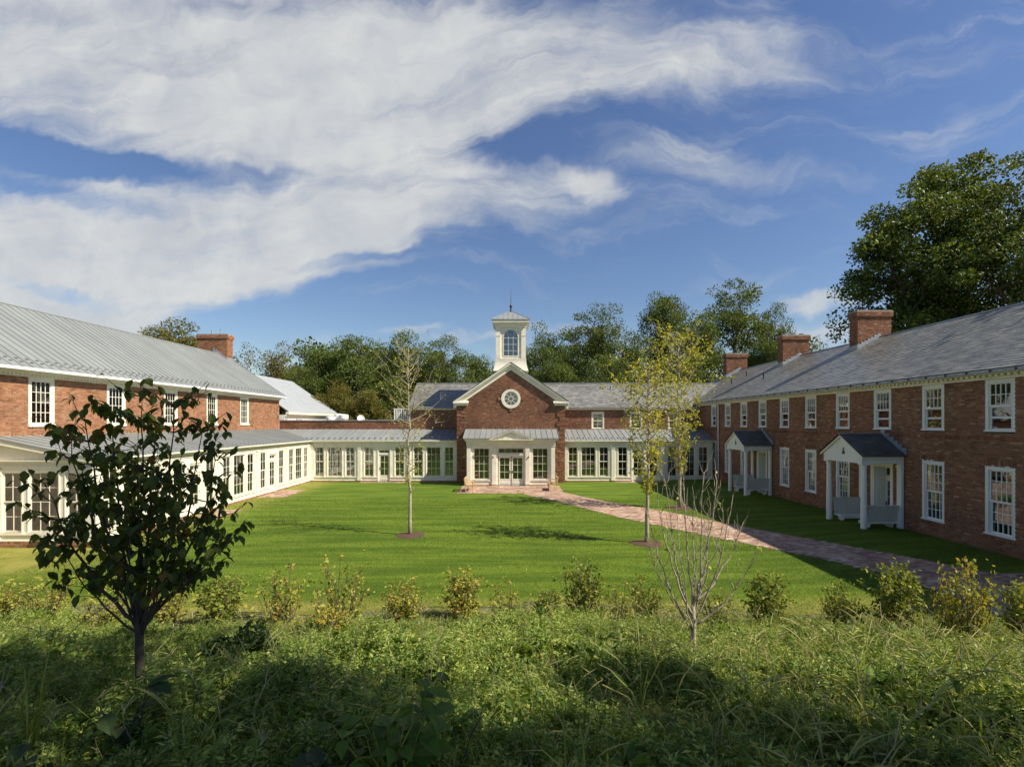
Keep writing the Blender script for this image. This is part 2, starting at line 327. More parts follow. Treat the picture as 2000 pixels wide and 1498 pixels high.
# ------------------------------------------------------------------ masonry and roof helpers
class Plane:
    def __init__(s, O, U, N): s.O = np.array(O, float); s.U = np.array(U, float); s.N = np.array(N, float)
    def p(s, u, z, d): return s.O + np.multiply.outer(u, s.U) + np.multiply.outer(d, s.N) + np.multiply.outer(z, np.array([0, 0, 1.0]))
def sub(iv, holes):
    out = list(iv)
    for a, b in holes:
        nx = []
        for s, e in out:
            if b <= s or a >= e: nx.append((s, e)); continue
            if a > s: nx.append((s, a))
            if b < e: nx.append((b, e))
        out = nx
    return out
def brick_layout(spans, z0, z1, holes, course=.0677, bl=.2032, joint=.0115, seed=1):
    r = np.random.default_rng(seed); out = []; k = 0; z = z0
    while z+course*.7 <= z1:
        zt = min(z+course-joint, z1); zm = (z+zt)/2
        iv = sub(spans(zm), [(a, b) for a, b, c, d in holes if c < zm < d])
        header = (k % 6 == 5)
        L_ = bl*.5 if header else bl; off = 0 if k % 2 else L_/2
        for s, e in iv:
            i = math.floor((s-off)/L_); u = i*L_+off
            while u < e:
                a, b = max(u, s), min(u+L_-joint, e)
                if b-a > .03: out.append((a, b, z, zt))
                u += L_
        z += course; k += 1
    return out
def box5(boxes, plane, d0=-.004, d1=.007, jit=.003, seed=3):
    """front-facing boxes on a plane; returns verts, faces"""
    B = np.array(boxes); n = len(B); r = np.random.default_rng(seed); D = d1+r.uniform(-jit, jit, n)
    u0, u1, z0, z1 = B.T; dd = np.full(n, d0)
    P = np.stack([plane.p(u0, z0, dd), plane.p(u1, z0, dd), plane.p(u1, z1, dd), plane.p(u0, z1, dd),
                  plane.p(u0, z0, D), plane.p(u1, z0, D), plane.p(u1, z1, D), plane.p(u0, z1, D)], 1) if False else None
    def q(u, z, d): return plane.O[None]+u[:, None]*plane.U[None]+d[:, None]*plane.N[None]+z[:, None]*np.array([[0, 0, 1.0]])
    P = np.stack([q(u0, z0, dd), q(u1, z0, dd), q(u1, z1, dd), q(u0, z1, dd), q(u0, z0, D), q(u1, z0, D), q(u1, z1, D), q(u0, z1, D)], 1)
    f = np.array([(4,5,6,7),(0,1,5,4),(1,2,6,5),(2,3,7,6),(3,0,4,7)])
    return P.reshape(-1, 3), (f[None]+8*np.arange(n)[:, None, None]).reshape(-1, 4)
def stuff_part(name, V, Fc, mat, rt):
    o = link(name, np_mesh(name, V, Fc), mat, -rt.location, 0, rt); o['kind'] = 'stuff'; return o
def wall_grid(mb, plane, u0, u1, z0, z1, holes, thick=.25):
    us = sorted({u0, u1, *[h[0] for h in holes], *[h[1] for h in holes]}); zs = sorted({z0, z1, *[h[2] for h in holes], *[h[3] for h in holes]})
    us = [u for u in us if u0 <= u <= u1]; zs = [z for z in zs if z0 <= z <= z1]
    def solid(i, j):
        if i < 0 or j < 0 or i >= len(us)-1 or j >= len(zs)-1: return False
        um, zm = (us[i]+us[i+1])/2, (zs[j]+zs[j+1])/2
        return not any(a < um < b and c < zm < d for a, b, c, d in holes)
    def P(u, z, d): return tuple(plane.O+plane.U*u+plane.N*d+np.array([0, 0, z]))
    for i in range(len(us)-1):
        for j in range(len(zs)-1):
            if not solid(i, j): continue
            a, b, c, d = us[i], us[i+1], zs[j], zs[j+1]
            mb.add([P(a, c, 0), P(b, c, 0), P(b, d, 0), P(a, d, 0)], [(0, 1, 2, 3)])
            mb.add([P(a, c, -thick), P(b, c, -thick), P(b, d, -thick), P(a, d, -thick)], [(3, 2, 1, 0)])
            if not solid(i-1, j): mb.add([P(a, c, 0), P(a, c, -thick), P(a, d, -thick), P(a, d, 0)], [(0, 1, 2, 3)])
            if not solid(i+1, j): mb.add([P(b, c, 0), P(b, c, -thick), P(b, d, -thick), P(b, d, 0)], [(0, 1, 2, 3)])
            if not solid(i, j-1): mb.add([P(a, c, 0), P(a, c, -thick), P(b, c, -thick), P(b, c, 0)], [(0, 1, 2, 3)])
            if not solid(i, j+1): mb.add([P(a, d, 0), P(a, d, -thick), P(b, d, -thick), P(b, d, 0)], [(0, 1, 2, 3)])
    return mb
def brick_wall(rt, plane, spans, u0, u1, z0, z1, holes, mat, extra=(), near=None, seed=1, backing=True, solid_top=None):
    """mortar wall with real bricks; the nearest 300 whole bricks are single parts"""
    if backing:
        mb = MB(); wall_grid(mb, plane, u0, u1, z0, z1, holes); w = part('wall', mb, M['mortar'], rt)
    lay = brick_layout(spans, z0+.005, z1, holes, seed=seed) + list(extra)
    if near is not None:
        full = [b for b in lay if abs((b[1]-b[0])-(.2032-.0115)) < 1e-6 and abs((b[3]-b[2])-(.0677-.0115)) < 1e-6 and near[0] <= b[0] and b[1] <= near[1] and b[2] >= near[2] and b[3] <= near[3]]
        full.sort(key=lambda b: abs(b[0]-near[4])); single = full[:300]; S = set(single); lay = [b for b in lay if b not in S]
        V, Fc = box5([(0, .2032-.0115, 0, .0677-.0115)], Plane((0, 0, 0), plane.U, plane.N), jit=0); me = np_mesh('brick', V, Fc)
        for b in single:
            p = plane.O+plane.U*b[0]+np.array([0, 0, b[2]])+plane.N*float(rng.uniform(-.002, .003)); part('brick', me, mat, rt, p)
    V, Fc = box5(lay, plane, seed=seed); stuff_part('brickwork', V, Fc, mat, rt)
def slates(O, U, S, width, slope, exposure=.21, wmean=.30, seed=1, clip=None, thick=.018):
    """overlapping slates on a pitched plane; O lower corner, U along the eave, S up the slope"""
    O, U, S = Vector(O), Vector(U).normalized(), Vector(S).normalized(); Nn = U.cross(S)
    if Nn.z < 0: Nn = -Nn
    r = random.Random(seed); V = []; n = 0; z = 0; k = 0
    while z < slope-.02:
        top = min(z+exposure*1.25, slope); u = -r.uniform(0, wmean); lift = thick
        while u < width:
            w = wmean*r.uniform(.65, 1.3); a, b = max(u, 0), min(u+w-.006, width)
            if b-a > .03:
                lo, hi = z-r.uniform(0, .012 if thick > .01 else .002), top
                if clip is None or clip(O+U*(a+b)/2+S*z):
                    l = lift*r.uniform(.8, 1.25)
                    P = [O+U*a+S*lo+Nn*.002, O+U*b+S*lo+Nn*.002, O+U*b+S*hi, O+U*a+S*hi, O+U*a+S*lo+Nn*l, O+U*b+S*lo+Nn*l, O+U*b+S*hi+Nn*.004, O+U*a+S*hi+Nn*.004]
                    V.append([tuple(p) for p in P]); n += 1
            u += w
        z += exposure; k += 1
    f = np.array([(4,5,6,7),(0,1,5,4),(1,2,6,5),(3,0,4,7)])
    return np.array(V), f
def slate_parts(rt, V, f, mat, near_key=None, count=300):
    V = np.array(V)
    if near_key is not None:
        order = np.argsort([near_key(v.mean(0)) for v in V]); idx = order[:count]
        for i in idx:
            c = V[i][0]; me = np_mesh('slate', V[i]-c, f); part('slate', me, mat, rt, c)
        V = V[order[count:]]
    if len(V):
        n = len(V); stuff_part('slate_courses', V.reshape(-1, 3), (f[None]+8*np.arange(n)[:, None, None]).reshape(-1, 4), mat, rt)
def roof_panels(rt, O, U, S, width, slope, mat, pitch=.45, name='roof_panel', guards=True):
    """standing seam panels, one part each"""
    O, U, S = Vector(O), Vector(U).normalized(), Vector(S).normalized(); Nn = U.cross(S)
    if Nn.z < 0: Nn = -Nn
    n = max(1, round(width/pitch)); w = width/n
    def hx(mb, a, b, lo, hi, d0, d1):
        mb.hexa([U*a+S*lo+Nn*d0, U*b+S*lo+Nn*d0, U*b+S*hi+Nn*d0, U*a+S*hi+Nn*d0, U*a+S*lo+Nn*d1, U*b+S*lo+Nn*d1, U*b+S*hi+Nn*d1, U*a+S*hi+Nn*d1])
    mb = MB(); hx(mb, .004, w-.004, 0, slope, -.02, 0.0); hx(mb, -.014, .014, -.01, slope, -.021, .034); me = mb.mesh(name)
    for i in range(n): part(name, me, mat, rt, O+U*(w*i))
    e = MB(); hx(e, width-.0, width+.02, -.01, slope, -.021, .05); part('roof_edge', e, mat, rt, O)
    if guards:
        g = MB()
        for row in (.35, .6):
            for i in range(n): hx(g, w*i+w*.35, w*i+w*.65, row, row+.03, .002, .06)
        part('snow_guard', g, mat, rt, O)['kind'] = 'stuff'

# ------------------------------------------------------------------ windows: local x across, z up, outside is -y, origin at the bottom left of the glass opening
def boxes(mb, L_):
    for b in L_: mb.box(*b)
    return mb
def sash(mb, x0, x1, z0, z1, nx, ny, y, st=.045, mt=.022, dep=.04, panes=None):
    mb.box(x0, y, z0, x0+st, y+dep, z1); mb.box(x1-st, y, z0, x1, y+dep, z1)
    mb.box(x0+st, y, z0, x1-st, y+dep, z0+st*1.2); mb.box(x0+st, y, z1-st, x1-st, y+dep, z1)
    gx0, gx1, gz0, gz1 = x0+st, x1-st, z0+st*1.2, z1-st; pw, ph = (gx1-gx0)/nx, (gz1-gz0)/ny
    for i in range(1, nx): mb.box(gx0+pw*i-mt/2, y+.004, gz0, gx0+pw*i+mt/2, y+dep-.004, gz1)
    for j in range(1, ny): mb.box(gx0, y+.007, gz0+ph*j-mt/2, gx1, y+dep-.007, gz0+ph*j+mt/2)
    if panes is not None:
        for i in range(nx):
            for j in range(ny):
                panes.append((gx0+pw*i, gz0+ph*j, pw, ph, y+dep*.5))
def make_window(key, W, H, spec, casing=.09, proud=.03, sill=True, depth=.09):
    """W,H opening size; spec: list of (z0f, z1f, nx, ny, recess)"""
    mb = MB(); panes = []
    if casing:
        c = casing
        boxes(mb, [(-c, -proud, -.0, 0, .02, H+c), (W, -proud, -.0, W+c, .02, H+c), (0, -proud, H, W, .02, H+c)])
        boxes(mb, [(-c-.0, -proud-.018, H+c, W+c, .02, H+c+.03)])
    boxes(mb, [(0, .0, 0, .018, depth+.06, H), (W-.018, .0, 0, W, depth+.06, H), (.018, .0, H-.018, W-.018, depth+.06, H)])
    for z0f, z1f, nx, ny, rec in spec:
        sash(mb, .018, W-.018, H*z0f, H*z1f-(.018 if z1f == 1 else 0), nx, ny, rec, panes=panes)
    pm = {}
    t = {'frame': mb.mesh('window'), 'panes': []}
    if sill:
        s = MB(); c = casing or .03; s.box(-c-.02, -proud-.035, -.055, W+c+.02, depth, 0.0); t['sill'] = s.mesh('sill')
    for x, z, w, h, y in panes:
        k = (round(w, 4), round(h, 4))
        if k not in pm: q = MB(); q.box(.002, -.003, .002, w-.002, .003, h-.002); pm[k] = q.mesh('pane')
        t['panes'].append((pm[k], (x, y, z)))
    return t
def place_window(t, rt, loc, rz, white, name='window'):
    o = part(name, t['frame'], white, rt, loc, rz)
    if 'sill' in t: kid('sill', t['sill'], white, o)
    for me, l in t['panes']: kid('pane', me, M['glass'], o, l)
    return o
def curtain_mesh(w, h, n=28, amp=.03, seed=0):
    r = random.Random(seed); V = []; Fc = []
    for i in range(n+1):
        x = w*i/n; y = amp*math.sin(i*1.9+seed)+amp*.5*math.sin(i*.8+seed*2)
        V += [(x, y, 0), (x, y*.6, h)]
    for i in range(n): Fc.append((2*i, 2*i+2, 2*i+3, 2*i+1))
    mb = MB(); mb.add(V, Fc); return mb

# ================================================================== BUILDINGS
W_ = M['white']
def pbox(mb, pl, u0, u1, z0, z1, d0, d1):
    a = pl.O+pl.U*u0+pl.N*d0; b = pl.O+pl.U*u1+pl.N*d1
    lo, hi = np.minimum(a, b), np.maximum(a, b); mb.box(lo[0], lo[1], z0, hi[0], hi[1], z1)
FRONT = Plane((0, 37.8, 0), (1, 0, 0), (0, -1, 0))
WEST = Plane((-16, 0, 0), (0, 1, 0), (1, 0, 0))
OW, OH, OZ = .70, 2.30, .44
win_narrow = make_window('n', .74, OH, [(0, .5, 2, 2, .035), (.49, 1, 2, 2, .005)], casing=0)
win_wide = make_window('w', 1.14, OH, [(0, 1, 3, 4, .02)], casing=0)
def door_template(w=.90, h=2.50, split=2.10, nx=2, ny=3, glass_z=.50):
    f = MB(); f.box(0, 0, split, w, .10, split+.10); f.box(0, -.01, 0, .03, .12, h); f.box(w-.03, -.01, 0, w, .12, h); f.box(.03, -.01, h-.03, w-.03, .12, h)
    panes = []; sash(f, .03, w-.03, split+.10, h-.03, 2, 1, .04, st=.05, panes=panes)
    leaf = MB(); pl = []; x0, x1 = .035, w-.035
    leaf.box(x0, .04, .03, x1, .085, glass_z-.10); leaf.box(x0+.12, .028, .12, x1-.12, .045, glass_z-.20)
    sash(leaf, x0, x1, glass_z-.12, split, nx, ny, .04, st=.10, panes=pl)
    h_ = MB(); h_.tube([(x0+.07, .03, 1.0), (x0+.07, -.02, 1.0), (x0+.17, -.02, 1.0)], .012); h_.box(x0+.045, .025, .93, x0+.095, .04, 1.10)
    hg = MB(); hg.box(x1-.01, .02, 0, x1+.02, .04, .1)
    def mk(pp):
        o = []
        for x, z, a, b, y in pp: q = MB(); q.box(.002, -.003, .002, a-.002, .003, b-.002); o.append((q.mesh('pane'), (x, y, z)))
        return o
    return dict(frame=f.mesh('door_frame'), leaf=leaf.mesh('door'), fp=mk(panes), lp=mk(pl), handle=h_.mesh('handle'), hinge=hg.mesh('hinge'))
door_t = door_template()
def place_door(t, rt, loc, rz, white):
    fr = part('transom_window', t['frame'], white, rt, loc, rz)
    for me, l in t['fp']: kid('pane', me, M['glass'], fr, l)
    d = part('door', t['leaf'], white, rt, loc, rz)
    for me, l in t['lp']: kid('pane', me, M['glass'], d, l)
    kid('handle', t['handle'], M['black'], d); [kid('hinge', t['hinge'], M['black'], d, (0, 0, z)) for z in (.25, 1.05, 1.85)]
def gallery_run(rt, pl, u_start, widths, kinds, mirror=False, end_caps=True, plinth=True, base_z=-.25):
    """one glazed facade along a plane. kinds: 3 = three windows, 2 = window, door, window"""
    holes = []; items = []; u = u_start
    pil = MB(); trim = MB()
    for w, k in zip(widths, kinds):
        c = u+w/2
        if k == 3:
            for du, ty in ((-1.21, 'n'), (0, 'w'), (1.21, 'n')):
                ww = 1.14 if ty == 'w' else .74; holes.append((c+du-ww/2, c+du+ww/2, OZ, OZ+OH)); items.append((ty, c+du-ww/2, c+du+ww/2))
        else:
            for du in (-1.20, 1.20): holes.append((c+du-.37, c+du+.37, OZ, OZ+OH)); items.append(('n', c+du-.37, c+du+.37))
            holes.append((c-.45, c+.45, .02, 2.52)); items.append(('d', c-.45, c+.45))
        u += w
    u1 = u; mb = MB(); wall_grid(mb, pl, u_start, u1, .10, 3.18, holes, thick=.14); part('wall', mb, W_, rt)
    lo = [h for h in holes if h[2] < .1]
    def cut(a, b): return sub([(a, b)], [(h[0]-.05, h[1]+.05) for h in lo])
    for a, b in cut(u_start, u1): pbox(trim, pl, a, b, .34, .385, .001, .055); pbox(trim, pl, a, b, .10, .14, .001, .03)
    pbox(trim, pl, u_start, u1, 2.90, 2.94, .001, .035); pbox(trim, pl, u_start, u1, 3.08, 3.15, .001, .08)
    part('trim', trim, W_, rt)
    us = [u_start+.15]; u = u_start
    for w in widths[:-1]: u += w; us.append(u)
    us.append(u1-.15)
    for i, uc in enumerate(us):
        p = MB(); hw = .13; pbox(p, pl, uc-hw, uc+hw, .10, 2.90, .001, .07); pbox(p, pl, uc-hw-.03, uc+hw+.03, 2.62, 2.66, .001, .095); pbox(p, pl, uc-hw-.02, uc+hw+.02, .10, .30, .002, .09)
        pbox(p, pl, uc-hw-.03, uc+hw+.03, 2.82, 2.90, .002, .10); part('pilaster', p, W_, rt)
    # window casings: flat boards between the openings
    cs = MB()
    for ty, a, b in items:
        if ty == 'd': pbox(cs, pl, a-.08, a, .02, 2.60, .001, .03); pbox(cs, pl, b, b+.08, .02, 2.60, .001, .03); pbox(cs, pl, a-.08, b+.08, 2.6, 2.66, .001, .045); continue
        pbox(cs, pl, a-.05, a, OZ, OZ+OH, .001, .022); pbox(cs, pl, b, b+.05, OZ, OZ+OH, .001, .022); pbox(cs, pl, a-.05, b+.05, OZ+OH, OZ+OH+.05, .001, .024); pbox(cs, pl, a-.07, b+.07, OZ-.045, OZ, .001, .05)
    part('casing', cs, W_, rt)
    rz = math.atan2(pl.U[1], pl.U[0])
    for ty, a, b in items:
        loc = pl.O+pl.U*a+np.array([0, 0, .02 if ty == 'd' else OZ])-pl.N*.02
        if ty == 'd': place_door(door_t, rt, loc, rz, W_)
        else: place_window(win_narrow if ty == 'n' else win_wide, rt, loc, rz, W_)
    if plinth:
        lay = []; PLp = Plane(pl.O+pl.N*.03, pl.U, pl.N)
        for a, b in cut(u_start, u1):
            k = MB(); pbox(k, pl, a, b, base_z, .095, -.1, .03); part('plinth', k, M['mortar'], rt)
            lay += brick_layout(lambda z: [(a, b)], base_z, .02, [], seed=4)
            uu = a
            while uu < b-.05: lay.append((uu, min(uu+.058, b), .025, .098)); uu += .0677
        V, Fc = box5(lay, PLp, d1=.008); stuff_part('plinth_bricks', V, Fc, M['brick_tan'], rt)
    return items

# ---------------------------------------------- left glazed gallery (L shaped)
g1 = root('glazed_gallery', (-16, 37.8, 0), 'long white glazed gallery with metal lean-to roof along the left side of the lawn', 'gallery')
it_front = gallery_run(g1, FRONT, -16.0, [3.87, 3.87, 3.86], [3, 2, 3])
it_west = gallery_run(g1, WEST, 18.4, [3.88]*5, [3, 2, 3, 2, 3])
END = Plane((0, 18.4, 0), (1, 0, 0), (0, -1, 0))
gallery_run(g1, END, -19.85, [3.85], [3], base_z=-.4)
roof_panels(g1, (-15.76, 18.15, 3.25), (0, 1, 0), (-4.04, 0, .82), 22.45, 4.12, M['metal'], .42)
roof_panels(g1, (-19.8, 37.56, 3.25), (1, 0, 0), (0, 3.04, .82), 15.38, 3.15, M['metal'], .45)
mb = MB()   # eaves: soffit, fascia, gutter lip
mb.box(-16, 18.2, 3.13, -15.78, 37.78, 3.17); mb.box(-15.80, 18.2, 3.172, -15.74, 37.6, 3.235); mb.box(-15.9, 18.2, 3.05, -15.865, 37.8, 3.128)
mb.box(-15.79, 37.58, 3.13, -4.5, 37.8, 3.168); mb.box(-15.75, 37.54, 3.172, -4.5, 37.60, 3.235)
part('eaves', mb, W_, g1)
mb = MB()
mb.prism([(-19.85, 18.38, 3.18), (-16.0, 18.38, 3.18), (-16.0, 18.38, 3.24), (-19.85, 18.38, 4.02)], (0, .1, 0)); part('gable_panel', mb, W_, g1)
mb = MB()
mb.box(-19.85, 18.30, 3.08, -15.86, 18.38, 3.15); mb.box(-19.85, 18.24, 3.152, -15.80, 18.38, 3.18)
mb.prism([(-19.85, 18.17, 3.86), (-15.76, 18.17, 3.07), (-15.76, 18.17, 3.222), (-19.85, 18.17, 4.04)], (0, .05, 0))
mb.prism([(-19.85, 18.225, 3.97), (-15.78, 18.225, 3.15), (-15.78, 18.225, 3.19), (-19.85, 18.225, 4.01)], (0, .15, 0)); part('rake_board', mb, W_, g1)
# rooms behind the glass
mb = MB(); mb.box(-19.75, 18.6, -.2, -16.15, 40.5, .08); mb.box(-16.15, 37.95, -.2, -4.5, 40.5, .08); part('floor', mb, M['room_floor'], g1)
mb = MB(); mb.box(-19.83, 18.6, .08, -19.72, 40.5, 3.1); mb.box(-19.7, 40.4, .08, -4.45, 40.5, 3.1); mb.box(-19.7, 18.6, 3.1, -16.15, 40.39, 3.13); mb.box(-16.15, 37.95, 3.1, -4.5, 40.39, 3.13); mb.box(-4.52, 37.95, .08, -4.44, 40.39, 3.09)
part('room_wall', mb, M['room'], g1)
cu = {w: curtain_mesh(w, 2.45).mesh('curtain') for w in (.35, .6)}
for k, (x, w) in enumerate([(-15.55, .35), (-14.75, .6), (-13.9, .35), (-13.3, .6), (-12.45, .35), (-11.5, .35)]):
    part('curtain', cu[w], M['curtain_green'] if k % 2 else M['curtain'], g1, (x, 38.25, .3))
for y in np.arange(19.2, 37, 1.29):
    part('curtain', cu[.35 if int(y*7) % 3 else .6], M['curtain_green'], g1, (-16.45, float(y), .3), R(90))
mb = MB()  # furniture seen through the panes
for x, y in ((-14.2, 39.3), (-12.6, 39.5), (-8.4, 39.3)):
    mb.box(x-.35, y-.35, .08, x+.35, y+.35, .5); mb.box(x-.35, y+.25, .5, x+.35, y+.38, .95); mb.box(x-.42, y-.35, .08, x-.35, y+.3, .68); mb.box(x+.35, y-.35, .08, x+.42, y+.3, .68)
part('armchair', mb, M['curtain_green'], g1)

# ---------------------------------------------- right glazed gallery
g2 = root('glazed_gallery', (3.83, 37.8, 0), 'white glazed gallery between the entrance gable and the right brick wing', 'gallery')
gallery_run(g2, FRONT, 3.83, [3.88, 3.88, 3.88], [3, 2, 3])
roof_panels(g2, (3.83, 37.56, 3.25), (1, 0, 0), (0, 3.04, .82), 11.72, 3.15, M['metal'], .45)
mb = MB(); mb.box(3.83, 37.58, 3.13, 15.55, 37.8, 3.168); mb.box(3.83, 37.54, 3.172, 15.55, 37.60, 3.235); part('eaves', mb, W_, g2)
mb = MB(); mb.box(3.85, 37.95, -.2, 15.5, 40.5, .08); part('floor', mb, M['room_floor'], g2)
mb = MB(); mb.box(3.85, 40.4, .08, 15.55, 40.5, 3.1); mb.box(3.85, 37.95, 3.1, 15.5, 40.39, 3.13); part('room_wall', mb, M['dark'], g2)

# ---------------------------------------------- left brick wing, upper storey over the gallery
lw = root('brick_wing', (-19.8, 40.6, 0), 'orange brick wing on the left with grey standing seam metal roof', 'building')
WL = Plane((-19.8, 0, 0), (0, 1, 0), (1, 0, 0))
wy = [20.24+3.8*k for k in range(-1, 5)]
hl = [(y-.56, y+.56, 4.45, 6.49) for y in wy]
ex = []
for a, b, c, d in hl:
    u = a
    while u < b-.03: ex.append((u, u+.058, c-.10, c-.004)); u += .0677
u = 14.0
while u < 40.5: ex.append((u, u+.058, 4.10, 4.20)); u += .0677
hb = hl + [(14, 40.6, 4.0, 4.21)] + [(a, b, c-.11, c) for a, b, c, d in hl]
mb = MB(); wall_grid(mb, WL, 14.0, 40.6, -.3, 6.5, hl); part('wall', mb, M['mortar'], lw)
brick_wall(lw, WL, lambda z: [(14.0, 40.6)], 14, 40.6, 4.21, 6.5, hb, M['brick_tan'], extra=ex, near=(17.5, 27.0, 4.1, 6.47, 19.0), seed=11, backing=False)
win_l = make_window('l', .90, 1.80, [(0, 1, 4, 4, .03)], casing=.11, proud=.0, sill=False)
for y in wy: place_window(win_l, lw, (-19.80, y-.45, 4.56), R(90), W_)
mb = MB()
for y in wy: mb.box(-19.85, y-.58, 4.44, -19.74, y+.58, 4.555)
part('sill', mb, W_, lw)
mb = MB(); mb.box(-19.8, 14, 6.47, -19.74, 40.65, 6.66); mb.box(-19.74, 14, 6.58, -19.62, 40.7, 6.665); mb.box(-19.8, 14, 6.667, -19.42, 40.8, 6.71); part('frieze', mb, W_, lw)
mb = MB()
for y in np.arange(14, 40.6, .16): mb.box(-19.738, y, 6.50, -19.68, y+.08, 6.578)
part('dentil', mb, W_, lw)['kind'] = 'stuff'
mb = MB(); mb.box(-19.44, 14, 6.70, -19.30, 40.85, 6.81); part('gutter', mb, M['porch_white'], lw)
roof_panels(lw, (-19.36, 14.0, 6.82), (0, 1, 0), (-5.14, 0, 3.50), 26.9, 6.22, M['metal'], .42)
mb = MB(); mb.hexa([(-24.5, 14, 10.28), (-29.6, 14, 6.8), (-29.6, 40.9, 6.8), (-24.5, 40.9, 10.28), (-24.5, 14, 10.32), (-29.6, 14, 6.84), (-29.6, 40.9, 6.84), (-24.5, 40.9, 10.32)])
part('back_roof', mb, M['metal'], lw)
mb = MB(); mb.tube([(-24.5, 14, 10.33), (-24.5, 40.9, 10.33)], .05, 6); part('ridge_cap', mb, M['metal'], lw)
mb = MB(); mb.prism([(-19.82, 40.45, 4.0), (-19.82, 40.45, 6.5), (-24.5, 40.45, 10.15), (-29.3, 40.45, 6.7), (-29.3, 40.45, 4.0)], (0, .14, 0)); mb.box(-29.3, 14, -.2, -29.1, 40.4, 6.7); mb.box(-29.1, 14, -.2, -20.1, 14.2, 8.0)
mb.box(-29.1, 14.2, 4.2, -20.05, 40.4, 4.3); part('end_wall', mb, M['brick_tan'], lw)
mb = MB(); mb.prism([(-19.4, 40.62, 6.62), (-19.4, 40.62, 6.80), (-24.5, 40.62, 10.26), (-24.5, 40.62, 10.05)], (0, .2, 0)); part('rake_board', mb, W_, lw)
# quoin at the far corner
q = []
z = 4.25; k = 0
while z < 6.35:
    q.append((40.6-(.40 if k % 2 else .25), 40.60, z, z+.30)); z += .34; k += 1
V, Fc = box5(q, WL, d1=.03, jit=0); stuff_part('quoin', V, Fc, M['brick_tan'], lw)
# interior
mb = MB(); mb.box(-23.5, 14.3, 4.3, -23.4, 40.3, 6.9); part('room_wall', mb, M['room'], lw)
for y in wy: part('curtain', cu[.35], M['curtain_green'], lw, (-20.15, y+.15, 4.5), R(90))

def chimney(rt, x0, x1, y0, y1, zb, zt, mat, flue=None, seed=1):
    mb = MB(); mb.box(x0+.005, y0+.005, zb, x1-.005, y1-.005, zt-.36); mb.box(x0-.04, y0-.04, zt-.36, x1+.04, y1+.04, zt-.30); mb.box(x0-.075, y0-.075, zt-.30, x1+.075, y1+.075, zt)
    c = part('chimney', mb, M['mortar'], rt); Vs, Fs, n = [], [], 0
    for (a, b, e, zz0, zz1) in ((x0, x1, 0, zb, zt-.36), (x0-.075, x1+.075, .075, zt-.30, zt), (x0-.04, x1+.04, .04, zt-.36, zt-.30)):
        for pl, u0, u1 in ((Plane((0, y0-e, 0), (1, 0, 0), (0, -1, 0)), a, b), (Plane((a, 0, 0), (0, 1, 0), (-1, 0, 0)), y0-e, y1+e), (Plane((b, 0, 0), (0, 1, 0), (1, 0, 0)), y0-e, y1+e)):
            lay = brick_layout(lambda z: [(u0, u1)], zz0, zz1, [], seed=seed)
            if not lay: continue
            V, Fc = box5(lay, pl, d1=.010, seed=seed); Vs.append(V); Fs.append(Fc+n); n += len(V)
    o = kid('brickwork', np_mesh('brickwork', np.concatenate(Vs), np.concatenate(Fs)), mat, c); o['kind'] = 'stuff'
    mb = MB(); mb.box(x0-.06, y0-.06, zt+.012, x1+.06, y1+.06, zt+.05); kid('cap', mb, M['concrete'], c)
    if flue:
        for (fx, fy, fr, fh) in flue:
            mb = MB(); mb.lathe([(fr, zt+.05), (fr, zt+fh), (fr*1.15, zt+fh+.01), (fr*1.15, zt+fh+.04)], (fx, fy), 10); kid('flue', mb, M['lead'], c)
    return c
chimney(lw, -26.2, -23.75, 39.95, 40.75, 8.5, 11.9, M['brick_tan'], [(-25.2, 40.3, .07, .35), (-24.5, 40.3, .05, .45)], 5)
mb = MB()
for i in range(7): x = -23.75-.17*i; mb.box(x-.17, 39.90, 9.35+.12*i, x, 39.94, 10.05+.12*i)
mb.box(-23.74, 39.9, 9.3, -23.70, 40.8, 10.0); part('flashing', mb, M['lead'], lw)

# ---------------------------------------------- pale roofed building behind
rb = root('rear_building', (-19.6, 52.7, 0), 'white walled rear building with pale metal gable roof behind the left brick wing', 'building')
mb = MB(); mb.hexa([(-19.3, 41.2, 5.56), (-19.3, 52.8, 5.56), (-24.3, 52.8, 9.05), (-24.3, 41.2, 9.05), (-19.3, 41.2, 5.64), (-19.3, 52.8, 5.64), (-24.3, 52.8, 9.13), (-24.3, 41.2, 9.13)])
for y in np.arange(41.3, 52.8, .6): mb.hexa([(-19.3, y, 5.64), (-19.3, y+.03, 5.64), (-24.3, y+.03, 9.13), (-24.3, y, 9.13), (-19.3, y, 5.67), (-19.3, y+.03, 5.67), (-24.3, y+.03, 9.16), (-24.3, y, 9.16)])
part('roof', mb, M['metal_light'], rb)
mb = MB(); mb.hexa([(-24.3, 41.2, 9.05), (-24.3, 52.8, 9.05), (-29.3, 52.8, 5.56), (-29.3, 41.2, 5.56), (-24.3, 41.2, 9.12), (-24.3, 52.8, 9.12), (-29.3, 52.8, 5.63), (-29.3, 41.2, 5.63)]); part('back_roof', mb, M['metal_light'], rb)
mb = MB(); mb.box(-29, 41.2, 0, -19.6, 52.6, 5.3); part('wall', mb, M['lamp_white'], rb)
mb = MB(); mb.box(-19.6, 41.2, 5.15, -19.45, 52.7, 5.34); mb.box(-19.5, 41.2, 5.342, -19.25, 52.78, 5.55); part('eaves', mb, W_, rb)
for px0, px1 in ((558.6, 563.6), (579.6, 590)):
    y0, y1 = 19.55*F/(PX-px0), 19.55*F/(PX-px1); mb = MB(); mb.box(-19.62, y0, 4.2, -19.56, y1, 5.0)
    v = part('vent', mb, M['concrete'], rb); s_ = MB()
    for z in np.arange(4.25, 5.0, .1): s_.box(-19.56, y0+.03, z, -19.53, y1-.03, z+.04)
    kid('louvre', s_, M['lamp_white'], v, -v.location-rb.location if False else (0, 0, 0))
    
